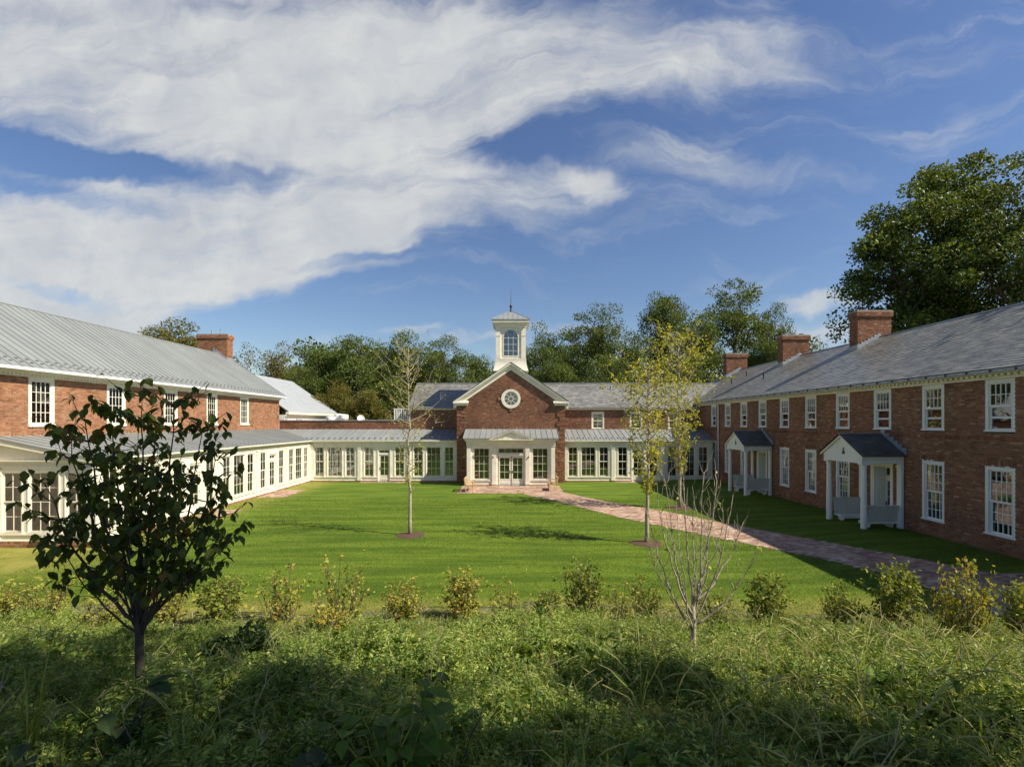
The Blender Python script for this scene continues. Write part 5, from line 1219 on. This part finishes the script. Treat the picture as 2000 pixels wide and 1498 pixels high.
for b, rr in ((b1, .62), (b2, .62), (b3, .7)):
    mb = MB(); n = 22; vs = [(0, 0, .07)]
    for ring_, (f_, z) in enumerate(((.45, .055), (.8, .03), (1.0, .004))):
        for j in range(n): a = 2*math.pi*j/n; q_ = rr*f_*(1+.07*math.sin(3*a+rr*9)+.03*math.sin(7*a)); vs.append((q_*math.cos(a), q_*math.sin(a), z+float(gz(b.x+q_*math.cos(a), b.y+q_*math.sin(a)))-b.z))
    fs = [(0, 1+j, 1+(j+1) % n) for j in range(n)]+[(1+k*n+j, 1+(k+1)*n+j, 1+(k+1)*n+(j+1) % n, 1+k*n+(j+1) % n) for k in range(2) for j in range(n)]
    mb.add(vs, fs); o = link('mulch_ring', mb.mesh('mulch_ring'), M['mulch'], b); o['kind'] = 'structure'

# dogwood in the shade at left ---------------------------------------------
def vase_tree(seed, L_list, tr, leafn, leaf, tmpl, levels=2, twig=.32, spreadk=1.0, up_bias=0.0):
    """L_list: (start height, azimuth deg, tip x, tip y, tip z) of each main stem"""
    r = random.Random(seed); q = np.random.default_rng(seed); mb = MB(); P = []; A = []
    for (h0, tx, ty, tz, rad, nk) in L_list:
        p0 = Vector((0, 0, h0)); tip = Vector((tx, ty, tz)); mid = Vector((tx*.72, ty*.72, h0+(tz-h0)*.38)); pts = []
        for i in range(11):
            t = i/10; p = p0*(1-t)**2+mid*2*t*(1-t)+tip*t*t; p += Vector((r.gauss(0, 1), r.gauss(0, 1), 0))*.012*(1 if 0 < i < 10 else 0); pts.append(p)
        mb.tube(pts, [rad*(1-.82*i/10) for i in range(11)], 6)
        for k in range(nk):
            i = min(10, int(3+8*r.random()**.8)); s = pts[i]; ph = r.uniform(0, 6.28); up_ = r.uniform(.3, 1.1)+up_bias; e = s+Vector((math.cos(ph), math.sin(ph), up_)).normalized()*twig*r.uniform(.6, 1.5)*spreadk
            tw = curve_pts(s, e, r, 4, .16, -.06); mb.tube(tw, [rad*.32, rad*.26, rad*.2, rad*.15, rad*.1], 4, cap=False)
            for p in tw[2:]+([pts[10]] if k == 0 else []):
                m_ = leafn*r.uniform(.3, 1.7)
                for _ in range(int(m_+r.random())): a = r.uniform(0, 6.28); P.append(np.array(p)+q.normal(0, .012, 3)); A.append((math.cos(a)*.8, math.sin(a)*.8, -.75))
    if P:
        P = np.array(P); A = np.array(A); n = len(P); q2 = q.normal(0, .25, (n, 3)); a = A+q2; a /= np.linalg.norm(a, axis=1, keepdims=True); upv = np.array([0, 0, 1.0])+q.normal(0, .25, (n, 3)); s = np.cross(a, upv); s /= np.linalg.norm(s, axis=1, keepdims=True); Rm = np.stack([s, a, np.cross(s, a)], -1)
        V, Fc = scatter(*tmpl, P, Rm, leaf*q.uniform(.65, 1.25, n)); print('vase leaves', n)
    else: V, Fc = None, None
    return mb, V, Fc
def pxoff(base, px, py, dy):
    Y = base.y+dy; return ((px-PX)/F*Y-base.x, dy, EYE+(PY-py)/F*Y-base.z)
db = Vector(((273-PX)/F*4.7, 4.7, 0)); db.z = float(gz(db.x, db.y))-.02
tips = [(278, 775, 0), (215, 805, .1), (340, 790, -.1), (165, 815, -.15), (395, 845, .15), (420, 900, -.05), (140, 860, .1), (90, 950, -.1), (445, 950, .2), (300, 840, .35), (240, 880, -.35), (110, 1040, .2), (430, 1060, -.2), (350, 960, -.4), (200, 980, .4), (385, 1120, .3), (300, 900, -.2), (160, 930, -.3), (270, 830, -.1), (360, 870, .1)]
L_ = []
r0 = random.Random(4)
z1 = EYE+(PY-1190)/F*4.7-db.z
for i, (px, py, dy) in enumerate(tips):
    ox, oy, oz = pxoff(db, px, py, dy); L_.append((z1*(.75 if i % 3 else 1.0)+r0.uniform(-.05, .12), ox, oy, oz, .019 if i < 10 else .012, 21))
dm = vase_tree(8, L_, .05, 1.45, .105, B_LEAF, twig=.26)
dm[0].tube([(0, 0, -.3), (.005, 0, .25*z1), (-.005, 0, .6*z1), (0, 0, z1*.85), (.01, 0, z1*1.3)], [.050, .042, .038, .035, .024], 10)
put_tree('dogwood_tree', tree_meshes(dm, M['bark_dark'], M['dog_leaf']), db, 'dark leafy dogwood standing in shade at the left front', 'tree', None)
# bare pale sapling at right ------------------------------------------------
sb = Vector(((1354-PX)/F*6.3, 6.3, 0)); sb.z = float(gz(sb.x, sb.y))-.02
tips = [(1300, 945, 0), (1335, 930, .1), (1375, 925, -.1), (1400, 940, .1), (1268, 1010, .1), (1285, 975, -.2), (1432, 965, -.1), (1452, 1020, .2), (1470, 1095, 0), (1352, 950, .25), (1320, 985, -.25), (1388, 985, .2), (1262, 1050, -.1), (1412, 1000, -.2), (1362, 1000, .0)]
L_ = []; zt = EYE+(PY-1215)/F*6.3-sb.z
for i, (px, py, dy) in enumerate(tips):
    ox, oy, oz = pxoff(sb, px, py, dy); L_.append((zt*[.95, 1.55, .9, 1.5, .7, 1.2][i % 6], ox, oy, oz, .016 if i < 9 else .011, 15))
dm = vase_tree(12, L_, .04, .05, .06, Q_LEAF, twig=.24, up_bias=1.6)
dm[0].tube([(0, 0, -.3), (.0, 0, zt*.5), (.006, 0, zt), (-.004, 0, zt*1.7)], [.042, .036, .032, .022], 9)
put_tree('bare_sapling', tree_meshes(dm, M['bark_pale'], M['sap_leaf']), sb, 'bare pale barked sapling with many upright twigs at the right front', 'tree', None)

# row of shrubs along the lawn edge -----------------------------------------
def shrub(seed, H, Wd, nst, leaf, dens_):
    r = random.Random(seed); q = np.random.default_rng(seed); mb = MB(); P = []; A = []; dens = dens_*2.3
    for s in range(nst):
        a = r.uniform(0, 6.28); rr = Wd*.5*math.sqrt(r.random()); h = H*r.uniform(.55, 1.0)*(1-.25*(rr/(Wd*.5))**2); base = Vector((rr*.35*math.cos(a), rr*.35*math.sin(a), -.05)); tip = Vector((rr*math.cos(a), rr*math.sin(a), h))
        pts = curve_pts(base, tip, r, 6, .10, 0); mb.tube(pts, [.009*(1-.7*i/6) for i in range(7)], 4, cap=False)
        for k in range(3):
            i = r.randint(1, 5); e = pts[i]+Vector((r.gauss(0, .12), r.gauss(0, .12), r.uniform(.05, .22))); tw = [pts[i], e]; mb.tube(tw, [.004, .002], 3, cap=False); pts2 = [pts[i].lerp(e, t) for t in (.4, .8, 1.0)]
            for p in pts2:
                for _ in range(int(dens*r.uniform(.4, 1.5)+r.random())): P.append(np.array(p)+q.normal(0, .025, 3)); A.append((r.gauss(0, .6), r.gauss(0, .6), -.15))
        for p in pts[1:]:
            for _ in range(int(dens*r.uniform(.4, 1.5)+r.random())): P.append(np.array(p)+q.normal(0, .03, 3)); A.append((r.gauss(0, .6), r.gauss(0, .6), -.1))
    P = np.array(P); A = np.array(A); n = len(P); V, Fc = scatter(*Q_LEAF, P, rots(q, n, A, .4), leaf*q.uniform(.6, 1.3, n)); return mb, V, Fc
SV = [tree_meshes(shrub(500+i, 1.0, w, ns, .060, d), M['bark'], M['shrub_leaf']) for i, (w, ns, d) in enumerate([(.85, 34, 1.3), (.75, 16, 1.0), (.55, 24, 1.7), (.95, 26, .9), (.7, 30, 2.0)])]
SH = [  # px, base py, top py, width, variant, leaf, label
    (2, 1225, 1135, 70, 0, 'shrub_leaf', 'yellow green shrub cut by the left edge of the picture'),
    (88, 1212, 1118, 95, 3, 'shrub_leaf', 'broad yellow green shrub second from the left, on the lawn edge'),
    (212, 1225, 1130, 80, 1, 'shrub_leaf', 'yellowish shrub behind the dogwood trunk on its left'),
    (322, 1222, 1125, 85, 0, 'shrub_leaf', 'yellowish shrub behind the dogwood trunk on its right'),
    (430, 1222, 1128, 78, 4, 'shrub_green', 'rounded green shrub right of the dogwood crown'),
    (553, 1222, 1105, 88, 1, 'shrub_leaf', 'reddish topped shrub below the lawn tree, on its left side'),
    (662, 1236, 1100, 105, 3, 'shrub_leaf', 'tall loose yellow shrub left of the lawn tree trunk'),
    (790, 1218, 1130, 80, 0, 'shrub_leaf', 'low yellow shrub straight below the lawn tree trunk'),
    (905, 1215, 1110, 68, 2, 'shrub_leaf', 'narrow rust and yellow shrub left of the picture centre line'),
    (985, 1232, 1140, 62, 1, 'shrub_leaf', 'sparse low shrub just right of the narrow rusty one'),
    (1075, 1218, 1158, 60, 4, 'shrub_green', 'lowest green shrub, left of the tall narrow green one'),
    (1137, 1218, 1090, 62, 2, 'shrub_green', 'tall narrow green shrub in the middle of the row'),
    (1212, 1228, 1140, 60, 1, 'shrub_leaf', 'small yellow shrub left of the bare sapling'),
    (1262, 1218, 1128, 62, 0, 'shrub_green', 'green shrub partly behind the bare sapling'),
    (1395, 1222, 1150, 70, 1, 'shrub_green', 'faint shrub behind the stems of the bare sapling'),
    (1497, 1232, 1135, 88, 4, 'shrub_green', 'dense round green shrub right of the bare sapling'),
    (1640, 1240, 1150, 82, 0, 'shrub_green', 'medium green shrub in front of the shaded lawn corner'),
    (1757, 1252, 1122, 98, 4, 'shrub_green', 'tall dense green shrub, third from the right edge'),
    (1885, 1265, 1110, 110, 0, 'shrub_leaf', 'tallest pale yellow shrub beside the path end at right'),
    (1990, 1255, 1155, 70, 4, 'shrub_green', 'dark green shrub cut by the right edge of the picture')]
for i, (px, pb, pt_, w, v, lm, lab) in enumerate(SH):
    b = at(px, pb-6); h = (pb-pt_)/F*b.y*(1.02 if px < 1450 else 1.16); wd = [.85, .75, .55, .95, .7][v]; s = w/F*b.y/wd
    put_tree('shrub', SV[v], b, lab, 'shrub', 'shrubs along the lawn edge', (s*(1.1 if px < 1450 else .92),)*2+(h*1.05,), i*1.7, M[lm])

# meadow on the bank ---------------------------------------------------------
def tpl_mug(seed):
    r = np.random.default_rng(seed); P = []; A = []; n = 46
    t = r.uniform(.1, 1, n); a = r.uniform(0, 6.28, n); P = np.stack([.03*np.cos(a)*t, .03*np.sin(a)*t, t*.5], 1); A = np.stack([np.cos(a), np.sin(a), .35-.2*t], 1)
    return scatter(*N_LEAF, P, rots(r, n, A, .35), (.14-.07*t)*r.uniform(.7, 1.2, n))
def tpl_low(seed, sz=.058, n=42, spread=.2, h=.22):
    r = np.random.default_rng(seed); P = r.normal(0, 1, (n, 3))*np.array([spread*.5, spread*.5, 0]); P[:, 2] = r.uniform(.02, h, n); a = r.uniform(0, 6.28, n); A = np.stack([np.cos(a), np.sin(a), .25+0*a], 1)
    return scatter(*Q_LEAF, P, rots(r, n, A, .5), sz*r.uniform(.5, 1.3, n))
def blade(L_, w, az, lean, seg=4, z0=0, x0=0, y0=0):
    V = []; d = np.array([math.cos(az), math.sin(az)]); s = np.array([-math.sin(az), math.cos(az)])
    for i in range(seg+1):
        t = i/seg; ang = lean*t*t*1.5; rr = L_*t*math.sin(min(ang, 1.4))*.8+lean*.12*L_*t; z = L_*t*math.cos(min(ang, 1.5)); ww = w*(1-t**1.5)*.5+.0006
        c = d*rr+np.array([x0, y0]); V += [(*(c-s*ww), z+z0), (*(c+s*ww), z+z0)]
    return V, [(2*i, 2*i+1, 2*i+3, 2*i+2) for i in range(seg)]
def tpl_grass(seed, n=16, L_=.5, w=.011):
    r = random.Random(seed); out = []
    for _ in range(n):
        V, f = blade(L_*r.uniform(.5, 1.15), w*r.uniform(.6, 1.3), r.uniform(0, 6.28), r.uniform(.2, 1.1), 4, 0, r.gauss(0, .04), r.gauss(0, .04)); out.append((np.array(V), np.array(f)))
    return merge(out)
def fox_curve(L_, az, lean, k=10):
    pts = []
    for i in range(k+1):
        t = i/k; ang = lean*t**3*1.9; pts.append(Vector((math.cos(az)*(L_*t*.25*lean+max(0, t-.6)*L_*.8*math.sin(min(ang, 1.8))), math.sin(az)*(L_*t*.25*lean+max(0, t-.6)*L_*.8*math.sin(min(ang, 1.8))), L_*t-max(0, t-.68)**2*L_*1.5*lean)))
    return pts
def tpl_fox(seed, n=3, L_=.62):
    r = random.Random(seed); out = [tpl_grass(seed+1, 6, .4)]; heads = []
    for _ in range(n):
        p = fox_curve(L_*r.uniform(.75, 1.15), r.uniform(0, 6.28), r.uniform(.5, 1.0)); mb = MB(); mb.tube(p, .0018, 3, cap=False); out.append((np.array([tuple(v) for v in mb.v]), np.array(mb.f)))
        hb = MB(); hp = p[7:]; hb.tube(hp, [.002, .005, .0045, .001], 4, cap=False); heads.append((np.array([tuple(v) for v in hb.v]), np.array(hb.f)))
        q_ = np.random.default_rng(seed*7+_); nb_ = 34; tt = q_.uniform(0, 3, nb_); ii = np.minimum(tt.astype(int), len(hp)-2); fr = tt-ii; H_ = np.array([tuple(v) for v in hp]); B_ = H_[ii]*(1-fr[:, None])+H_[np.minimum(ii+1, len(hp)-1)]*fr[:, None]
        D_ = (H_[np.minimum(ii+1, len(hp)-1)]-H_[ii]); D_ /= np.linalg.norm(D_, axis=1, keepdims=True)+1e-9
        heads.append(scatter([(-.05, 0, 0), (.05, 0, 0), (.04, 1, 0), (-.04, 1, 0)], [(0, 1, 2, 3)], B_, rots(q_, nb_, D_*.8, .55), q_.uniform(.012, .022, nb_)))
    return merge(out), merge(heads)
def field_pts(r, n, y0, y1, dens_pow=1.0, dmin=0.0, xr=1.18):
    out = []
    while len(out) < n:
        Y = r.uniform(y0, y1, n*4); X = r.uniform(-1, 1, n*4)*(xr*y1+1.0); k = (np.abs(X) < xr*Y+1.2) & (r.uniform(0, 1, n*4) < (y0/Y)**(dens_pow)*1.0+.0) & (edge_d(X, Y) > dmin) & ~((X > 15.3) & (Y > 5))
        out = np.stack([X[k], Y[k]], 1)[:n] if len(out) == 0 else np.concatenate([out, np.stack([X[k], Y[k]], 1)])[:n]
    return out
def bare(P):   # patchy thin ground just inside the shrub row
    d = edge_d(P[:, 0], P[:, 1]); return np.clip((d-.15)/1.6, 0, 1)
def plant_field(name, tpls, n, y0, y1, mat, label, dp, smin, smax, dmin=.15, seed=1, thin=True, mask=None):
    r = np.random.default_rng(seed); P = field_pts(r, n, y0, y1, dp, dmin)
    if thin: P = P[r.uniform(0, 1, len(P)) < .25+.75*bare(P)]
    if mask is not None: P = P[r.uniform(0, 1, len(P)) < mask(P)]
    out = []; which = r.integers(0, len(tpls), len(P))
    for k, (V, Fc) in enumerate(tpls):
        p = P[which == k]; m_ = len(p)
        if not m_: continue
        a = r.uniform(0, 6.28, m_); ta, tb = r.normal(0, .16, m_), r.normal(0, .16, m_); c, s = np.cos(a), np.sin(a); O_ = np.zeros(m_)
        Rm = np.stack([np.stack([c, -s, ta], -1), np.stack([s, c, tb], -1), np.stack([-ta*c-tb*s, ta*s-tb*c, O_+1], -1)], 1)
        hf = .32+.68*np.clip(edge_d(p[:, 0], p[:, 1])/4.5, 0, 1); sc_ = r.uniform(smin, smax, m_)*hf*(.85+.30*np.sin(p[:, 0]*1.1+p[:, 1]*.9)*np.sin(p[:, 1]*1.6+1)+.25*np.sin(p[:, 0]*2.9+1)*np.sin(p[:, 1]*3.3+p[:, 0]))
        z = gz(p[:, 0], p[:, 1])-.02; P3 = np.stack([p[:, 0], p[:, 1], z], 1); out.append(scatter(V, Fc, P3, Rm, sc_))
    V, Fc = merge(out); o = link(name, np_mesh(name, V, Fc), M[mat] if isinstance(mat, str) else mat); tag(o, label, 'plants', None, 'stuff'); return len(V), P
YN = 2.05
plant_field('meadow_weeds', [tpl_mug(s) for s in range(5)], 7500, YN, 12.2, 'weed', 'tangled leafy weeds covering the bank in front of the lawn', .75, .4, .85, seed=2)
plant_field('low_groundcover', [tpl_low(s) for s in range(6)], 9000, YN, 12.2, 'weed', 'low small leaved plants between the taller weeds', .75, .6, 1.1, seed=3)
plant_field('tall_grass', [tpl_grass(s) for s in range(5)], 4200, YN, 12.2, 'weed_grass', 'long arching grass blades mixed through the meadow', .7, .4, .9, seed=4)
plant_field('edge_grass', [tpl_grass(s, 22, .25, .012) for s in range(3)], 4200, 9.4, 12.6, 'edge_grass', 'short yellowing grass along the edge between lawn and meadow', .2, .5, 1.1, dmin=-.25, seed=6, thin=False)
def tpl_big(seed):
    r = np.random.default_rng(seed); n = 11; a = r.uniform(0, 6.28, n); P = np.stack([.03*np.cos(a), .03*np.sin(a), r.uniform(.03, .26, n)], 1); A = np.stack([np.cos(a), np.sin(a), .3+0*a], 1)
    return scatter(*B_LEAF, P, rots(r, n, A, .3), .10*r.uniform(.6, 1.4, n))
plant_field('dock_leaves', [tpl_big(s) for s in range(6)], 1300, YN, 11.5, 'poke', 'broader leaved weeds scattered through the meadow', .9, .6, 1.15, seed=14)
def tpl_dead(seed):
    r = random.Random(seed); mb = MB(); pts = curve_pts((0, 0, 0), (r.gauss(0, .12), r.gauss(0, .12), r.uniform(.4, .7)), r, 4, .08); mb.tube(pts, [.004, .0035, .003, .002, .0015], 4, cap=False)
    for _ in range(6): b = pts[r.randint(1, 4)]; mb.tube([b, b+Vector((r.gauss(0, .05), r.gauss(0, .05), r.uniform(.03, .10)))], .0015, 4, cap=False)
    return np.array([tuple(v) for v in mb.v]), np.array(mb.f)
plant_field('dry_stalks', [tpl_dead(s) for s in range(5)], 520, YN, 11.5, 'straw', 'thin dry stalks standing among the green weeds', .8, .6, 1.1, seed=15)
fx = [tpl_fox(s) for s in range(5)]
rs = np.random.default_rng(8)
for nm, idx, mt, lb in (('foxtail_stems', 0, 'weed_grass', 'thin stems of foxtail grass across the right of the bank'), ('foxtail_heads', 1, 'foxtail', 'fuzzy nodding foxtail seed heads across the right of the bank')):
    plant_field(nm, [f[idx] for f in fx], 2600, YN+.5, 11.5, mt, lb, .6, .6, 1.1, seed=77, mask=lambda P: np.clip(.35+P[:, 0]*.18, .15, 1))
n = 9000; P = field_pts(rs, n, 8.5, 12.0, 0, .1); P = P[(edge_d(P[:, 0], P[:, 1]) < 2.2)]; n = len(P)
P3 = np.stack([P[:, 0], P[:, 1], gz(P[:, 0], P[:, 1])+rs.uniform(0, .02, n)], 1); V, Fc = scatter([(-.04, 0, 0), (.04, 0, 0), (.6, 1, .05), (.53, 1, .05)], [(0, 1, 2, 3)], P3, rots(rs, n, np.array([0, 0, .05]), 1)*1.0, rs.uniform(.04, .14, n))
tag(link('dry_straw', np_mesh('dry_straw', V, Fc), M['straw']), 'dry straw lying on the thin patches behind the shrub row', 'straw', None, 'stuff')
# lawn blades and fallen leaves
n = 260000; r_ = np.random.default_rng(9); Y = 11.2*(1/(1-r_.uniform(0, 1, n)*.62)); X = r_.uniform(-1, 1, n)*np.minimum(1.12*Y, 15.9); k = (edge_d(X, Y) < .05) & (X > -16) & (X < 15.5); X, Y = X[k], Y[k]
Pq = np.stack([X, Y], 1); k = ~(inside(Pq, poly) | inside(Pq, terr)); X, Y = X[k], Y[k]; n = len(X); P3 = np.stack([X, Y, gz(X, Y)-.004], 1)
V, Fc = scatter([(-.11, 0, 0), (.11, 0, 0), (0, 0, 1), ], [(0, 1, 2)], P3, (lambda c, s, t, u: np.stack([np.stack([c, -s, t], -1), np.stack([s, c, u], -1), np.stack([0*c, 0*c, 1+0*c], -1)], 1))(np.cos(X*99), np.sin(X*99), r_.normal(0, .4, n), r_.normal(0, .4, n)), r_.uniform(.025, .055, n)*(Y/14)**.6)
tag(link('lawn_grass', np_mesh('lawn_grass', V, Fc), M['blade']), 'short mown grass blades of the courtyard lawn', 'grass', None, 'stuff')
n = 130; Y = r_.uniform(13, 34, n); X = r_.uniform(-12, 9, n); P3 = np.stack([X, Y, gz(X, Y)+.045], 1); V, Fc = scatter(*Q_LEAF, P3, rots(r_, n, np.array([0, .3, .1]), .8), r_.uniform(.06, .11, n))
tag(link('fallen_leaves', np_mesh('fallen_leaves', V, Fc), M['sap_leaf']), 'pale yellow leaves fallen on the lawn', 'leaves', None, 'stuff')

# named plants near the viewer ------------------------------------------------
def broad_plant(seed, n, H, leaf, spread, droop=.1):
    r = np.random.default_rng(seed); mb = MB(); P = []; A = []; rr = random.Random(seed)
    for k in range(max(3, n//7)):
        a = rr.uniform(0, 6.28); tip = Vector((spread*math.cos(a)*rr.uniform(.2, .8), spread*math.sin(a)*rr.uniform(.2, .8), H*rr.uniform(.6, 1))); pts = curve_pts((0, 0, 0), tip, rr, 5, .08); mb.tube(pts, [.009, .008, .007, .006, .004, .003], 5, cap=False)
        for p in pts[1:]:
            for _ in range(2): b = rr.uniform(0, 6.28); P.append(np.array(p)); A.append((math.cos(b), math.sin(b), .35-droop*rr.uniform(0, 6)))
    P = np.array(P)[:n]; A = np.array(A)[:n]; n = len(P); a = A/np.linalg.norm(A, axis=1, keepdims=True); upv = np.array([0, 0, 1.0])+r.normal(0, .35, (n, 3)); s = np.cross(a, upv); s /= np.linalg.norm(s, axis=1, keepdims=True)
    V, Fc = scatter(*B_LEAF, P, np.stack([s, a, np.cross(s, a)], -1), leaf*r.uniform(.55, 1.2, n)); return mb, V, Fc
def put_plant(name, data, mat, px, py, label, cat, rz=0, Y=None, sc_=1.0):
    b = at(px, py) if Y is None else Vector(((px-PX)/F*Y, Y, float(gz((px-PX)/F*Y, Y))))
    return put_tree(name, tree_meshes(data, M['weed_grass'] if mat != 'bush_dark' else M['bark_dark'], M[mat]), b, label, cat, None, (sc_,)*3, rz)
put_plant('broadleaf_weed', broad_plant(1, 130, .66, .16, .48), 'poke', 770, 1500, 'bright green weed with large curling leaves at the bottom middle', 'plant', Y=2.9)
put_plant('broadleaf_weed', broad_plant(2, 26, .42, .17, .3), 'poke', 905, 1500, 'large leaved green weed beside the grey stone, right of the bright clump', 'plant', Y=2.55)
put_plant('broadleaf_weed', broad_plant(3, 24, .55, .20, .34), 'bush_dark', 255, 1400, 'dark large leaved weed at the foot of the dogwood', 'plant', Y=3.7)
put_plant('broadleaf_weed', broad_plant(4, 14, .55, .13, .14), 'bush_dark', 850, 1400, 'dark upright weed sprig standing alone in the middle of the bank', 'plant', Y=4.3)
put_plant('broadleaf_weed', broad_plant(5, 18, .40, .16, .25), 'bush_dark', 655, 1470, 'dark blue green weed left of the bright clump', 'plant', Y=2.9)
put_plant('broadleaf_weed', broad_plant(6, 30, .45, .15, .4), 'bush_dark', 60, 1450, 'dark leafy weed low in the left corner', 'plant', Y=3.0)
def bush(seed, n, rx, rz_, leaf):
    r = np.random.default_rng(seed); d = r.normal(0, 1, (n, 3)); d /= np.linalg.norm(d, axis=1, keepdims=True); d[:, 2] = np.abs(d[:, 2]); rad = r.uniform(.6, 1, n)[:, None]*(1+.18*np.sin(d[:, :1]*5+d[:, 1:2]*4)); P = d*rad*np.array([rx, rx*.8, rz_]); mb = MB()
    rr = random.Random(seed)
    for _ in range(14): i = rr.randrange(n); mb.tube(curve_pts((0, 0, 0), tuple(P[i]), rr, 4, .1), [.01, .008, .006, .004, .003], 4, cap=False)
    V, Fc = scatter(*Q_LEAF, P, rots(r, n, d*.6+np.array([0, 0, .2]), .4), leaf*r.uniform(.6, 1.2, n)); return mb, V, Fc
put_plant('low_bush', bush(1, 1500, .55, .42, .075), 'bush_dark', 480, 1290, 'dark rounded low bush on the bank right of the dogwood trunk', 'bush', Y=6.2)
r = random.Random(3); mb = MB(); P = []
for k in range(16):
    tip = Vector((r.gauss(0, .2), r.gauss(0, .12), r.uniform(.35, .6))); mb.tube(curve_pts((0, 0, 0), tip, r, 4, .06), .003, 3, cap=False)
    for _ in range(26): t = r.uniform(-.09, .09); P.append((tip.x+t, tip.y+r.gauss(0, .02), tip.z-abs(t)*.6+r.gauss(0, .015)))
P = np.array(P); q = np.random.default_rng(3); V, Fc = scatter(*Q_LEAF, P, rots(q, len(P), np.array([0, 0, .3]), .6), q.uniform(.012, .024, len(P)))
put_plant('goldenrod', (mb, V, Fc), 'flower_yellow', 640, 1300, 'yellow goldenrod flowers on the bank below the tall loose shrub', 'flowers', Y=7.2)
# foxtails large enough to pick out
fxr = random.Random(21)
for i, (px, Y, hh, lab) in enumerate([(1255, 3.6, .85, 'foxtail grass leaning over the dark weeds right of centre'), (1420, 3.3, .80, 'foxtail grass below the bare sapling'), (1530, 3.0, .85, 'foxtail grass right of the sapling foot, low in the picture'), (1690, 3.6, .9, 'tall foxtail grass with broad blades in the right of the bank'), (1780, 2.9, .75, 'low foxtail grass near the bottom right'), (1880, 3.4, .85, 'foxtail grass near the right edge of the bank'), (1130, 2.7, .7, 'small foxtail grass by the bottom edge right of centre'), (360, 3.2, .85, 'foxtail grass beside the dogwood trunk'), (60, 3.6, 1.05, 'foxtail grass arching at the left edge')]):
    (Vs, Fs), (Vh, Fh) = tpl_fox(900+i, 5, hh); Vb, Fb = tpl_grass(950+i, 9, hh*.9, .020); V, Fc = merge([(Vs, Fs), (Vb, Fb)]); b = Vector(((px-PX)/F*Y, Y, 0)); b.z = float(gz(b.x, b.y)); t = root('foxtail_grass', b, lab, 'grass', 'large foxtail tufts')
    link('blades', np_mesh('blades', V, Fc), M['weed_grass'], (0, 0, 0), 0, t); link('seed_head', np_mesh('seed_head', Vh, Fh), M['foxtail'], (0, 0, 0), 0, t)
# stone and stick
mb = MB(); q = np.random.default_rng(11); vs = []; n1, n2 = 12, 5
for i in range(n2):
    t = i/(n2-1)*math.pi/2
    for j in range(n1): a = 2*math.pi*j/n1; k = 1+.14*math.sin(2*a+1)+q.uniform(-.05, .05); vs.append((.17*k*math.cos(t)**.5*math.cos(a), .15*k*math.cos(t)**.5*math.sin(a), .13*math.sin(t)+.0))
mb.add(vs, [(i*n1+j, i*n1+(j+1) % n1, (i+1)*n1+(j+1) % n1, (i+1)*n1+j) for i in range(n2-1) for j in range(n1)])
b = Vector(((968-PX)/F*2.55, 2.55, 0)); b.z = float(gz(b.x, b.y))+.12; tag(link('stone', mb.mesh('stone'), M['stone'], b), 'flat grey stone among the weeds at the bottom middle', 'stone')
p0 = Vector(((872-PX)/F*3.0, 3.0, 0)); p0.z = float(gz(p0.x, p0.y)); p1 = p0+Vector((.22, .1, .50)); mb = MB(); pts = curve_pts(p0-p0, p1-p0, random.Random(2), 6, .08); mb.tube(pts, [.010, .009, .008, .007, .006, .004, .003], 6); mb.tube([pts[4], pts[4]+Vector((.08, 0, .13))], [.005, .002], 5)
tag(link('dry_stalk', mb.mesh('dry_stalk'), M['bark_dark'], p0), 'dark dry stalk leaning right above the bright leafy weed', 'stick')
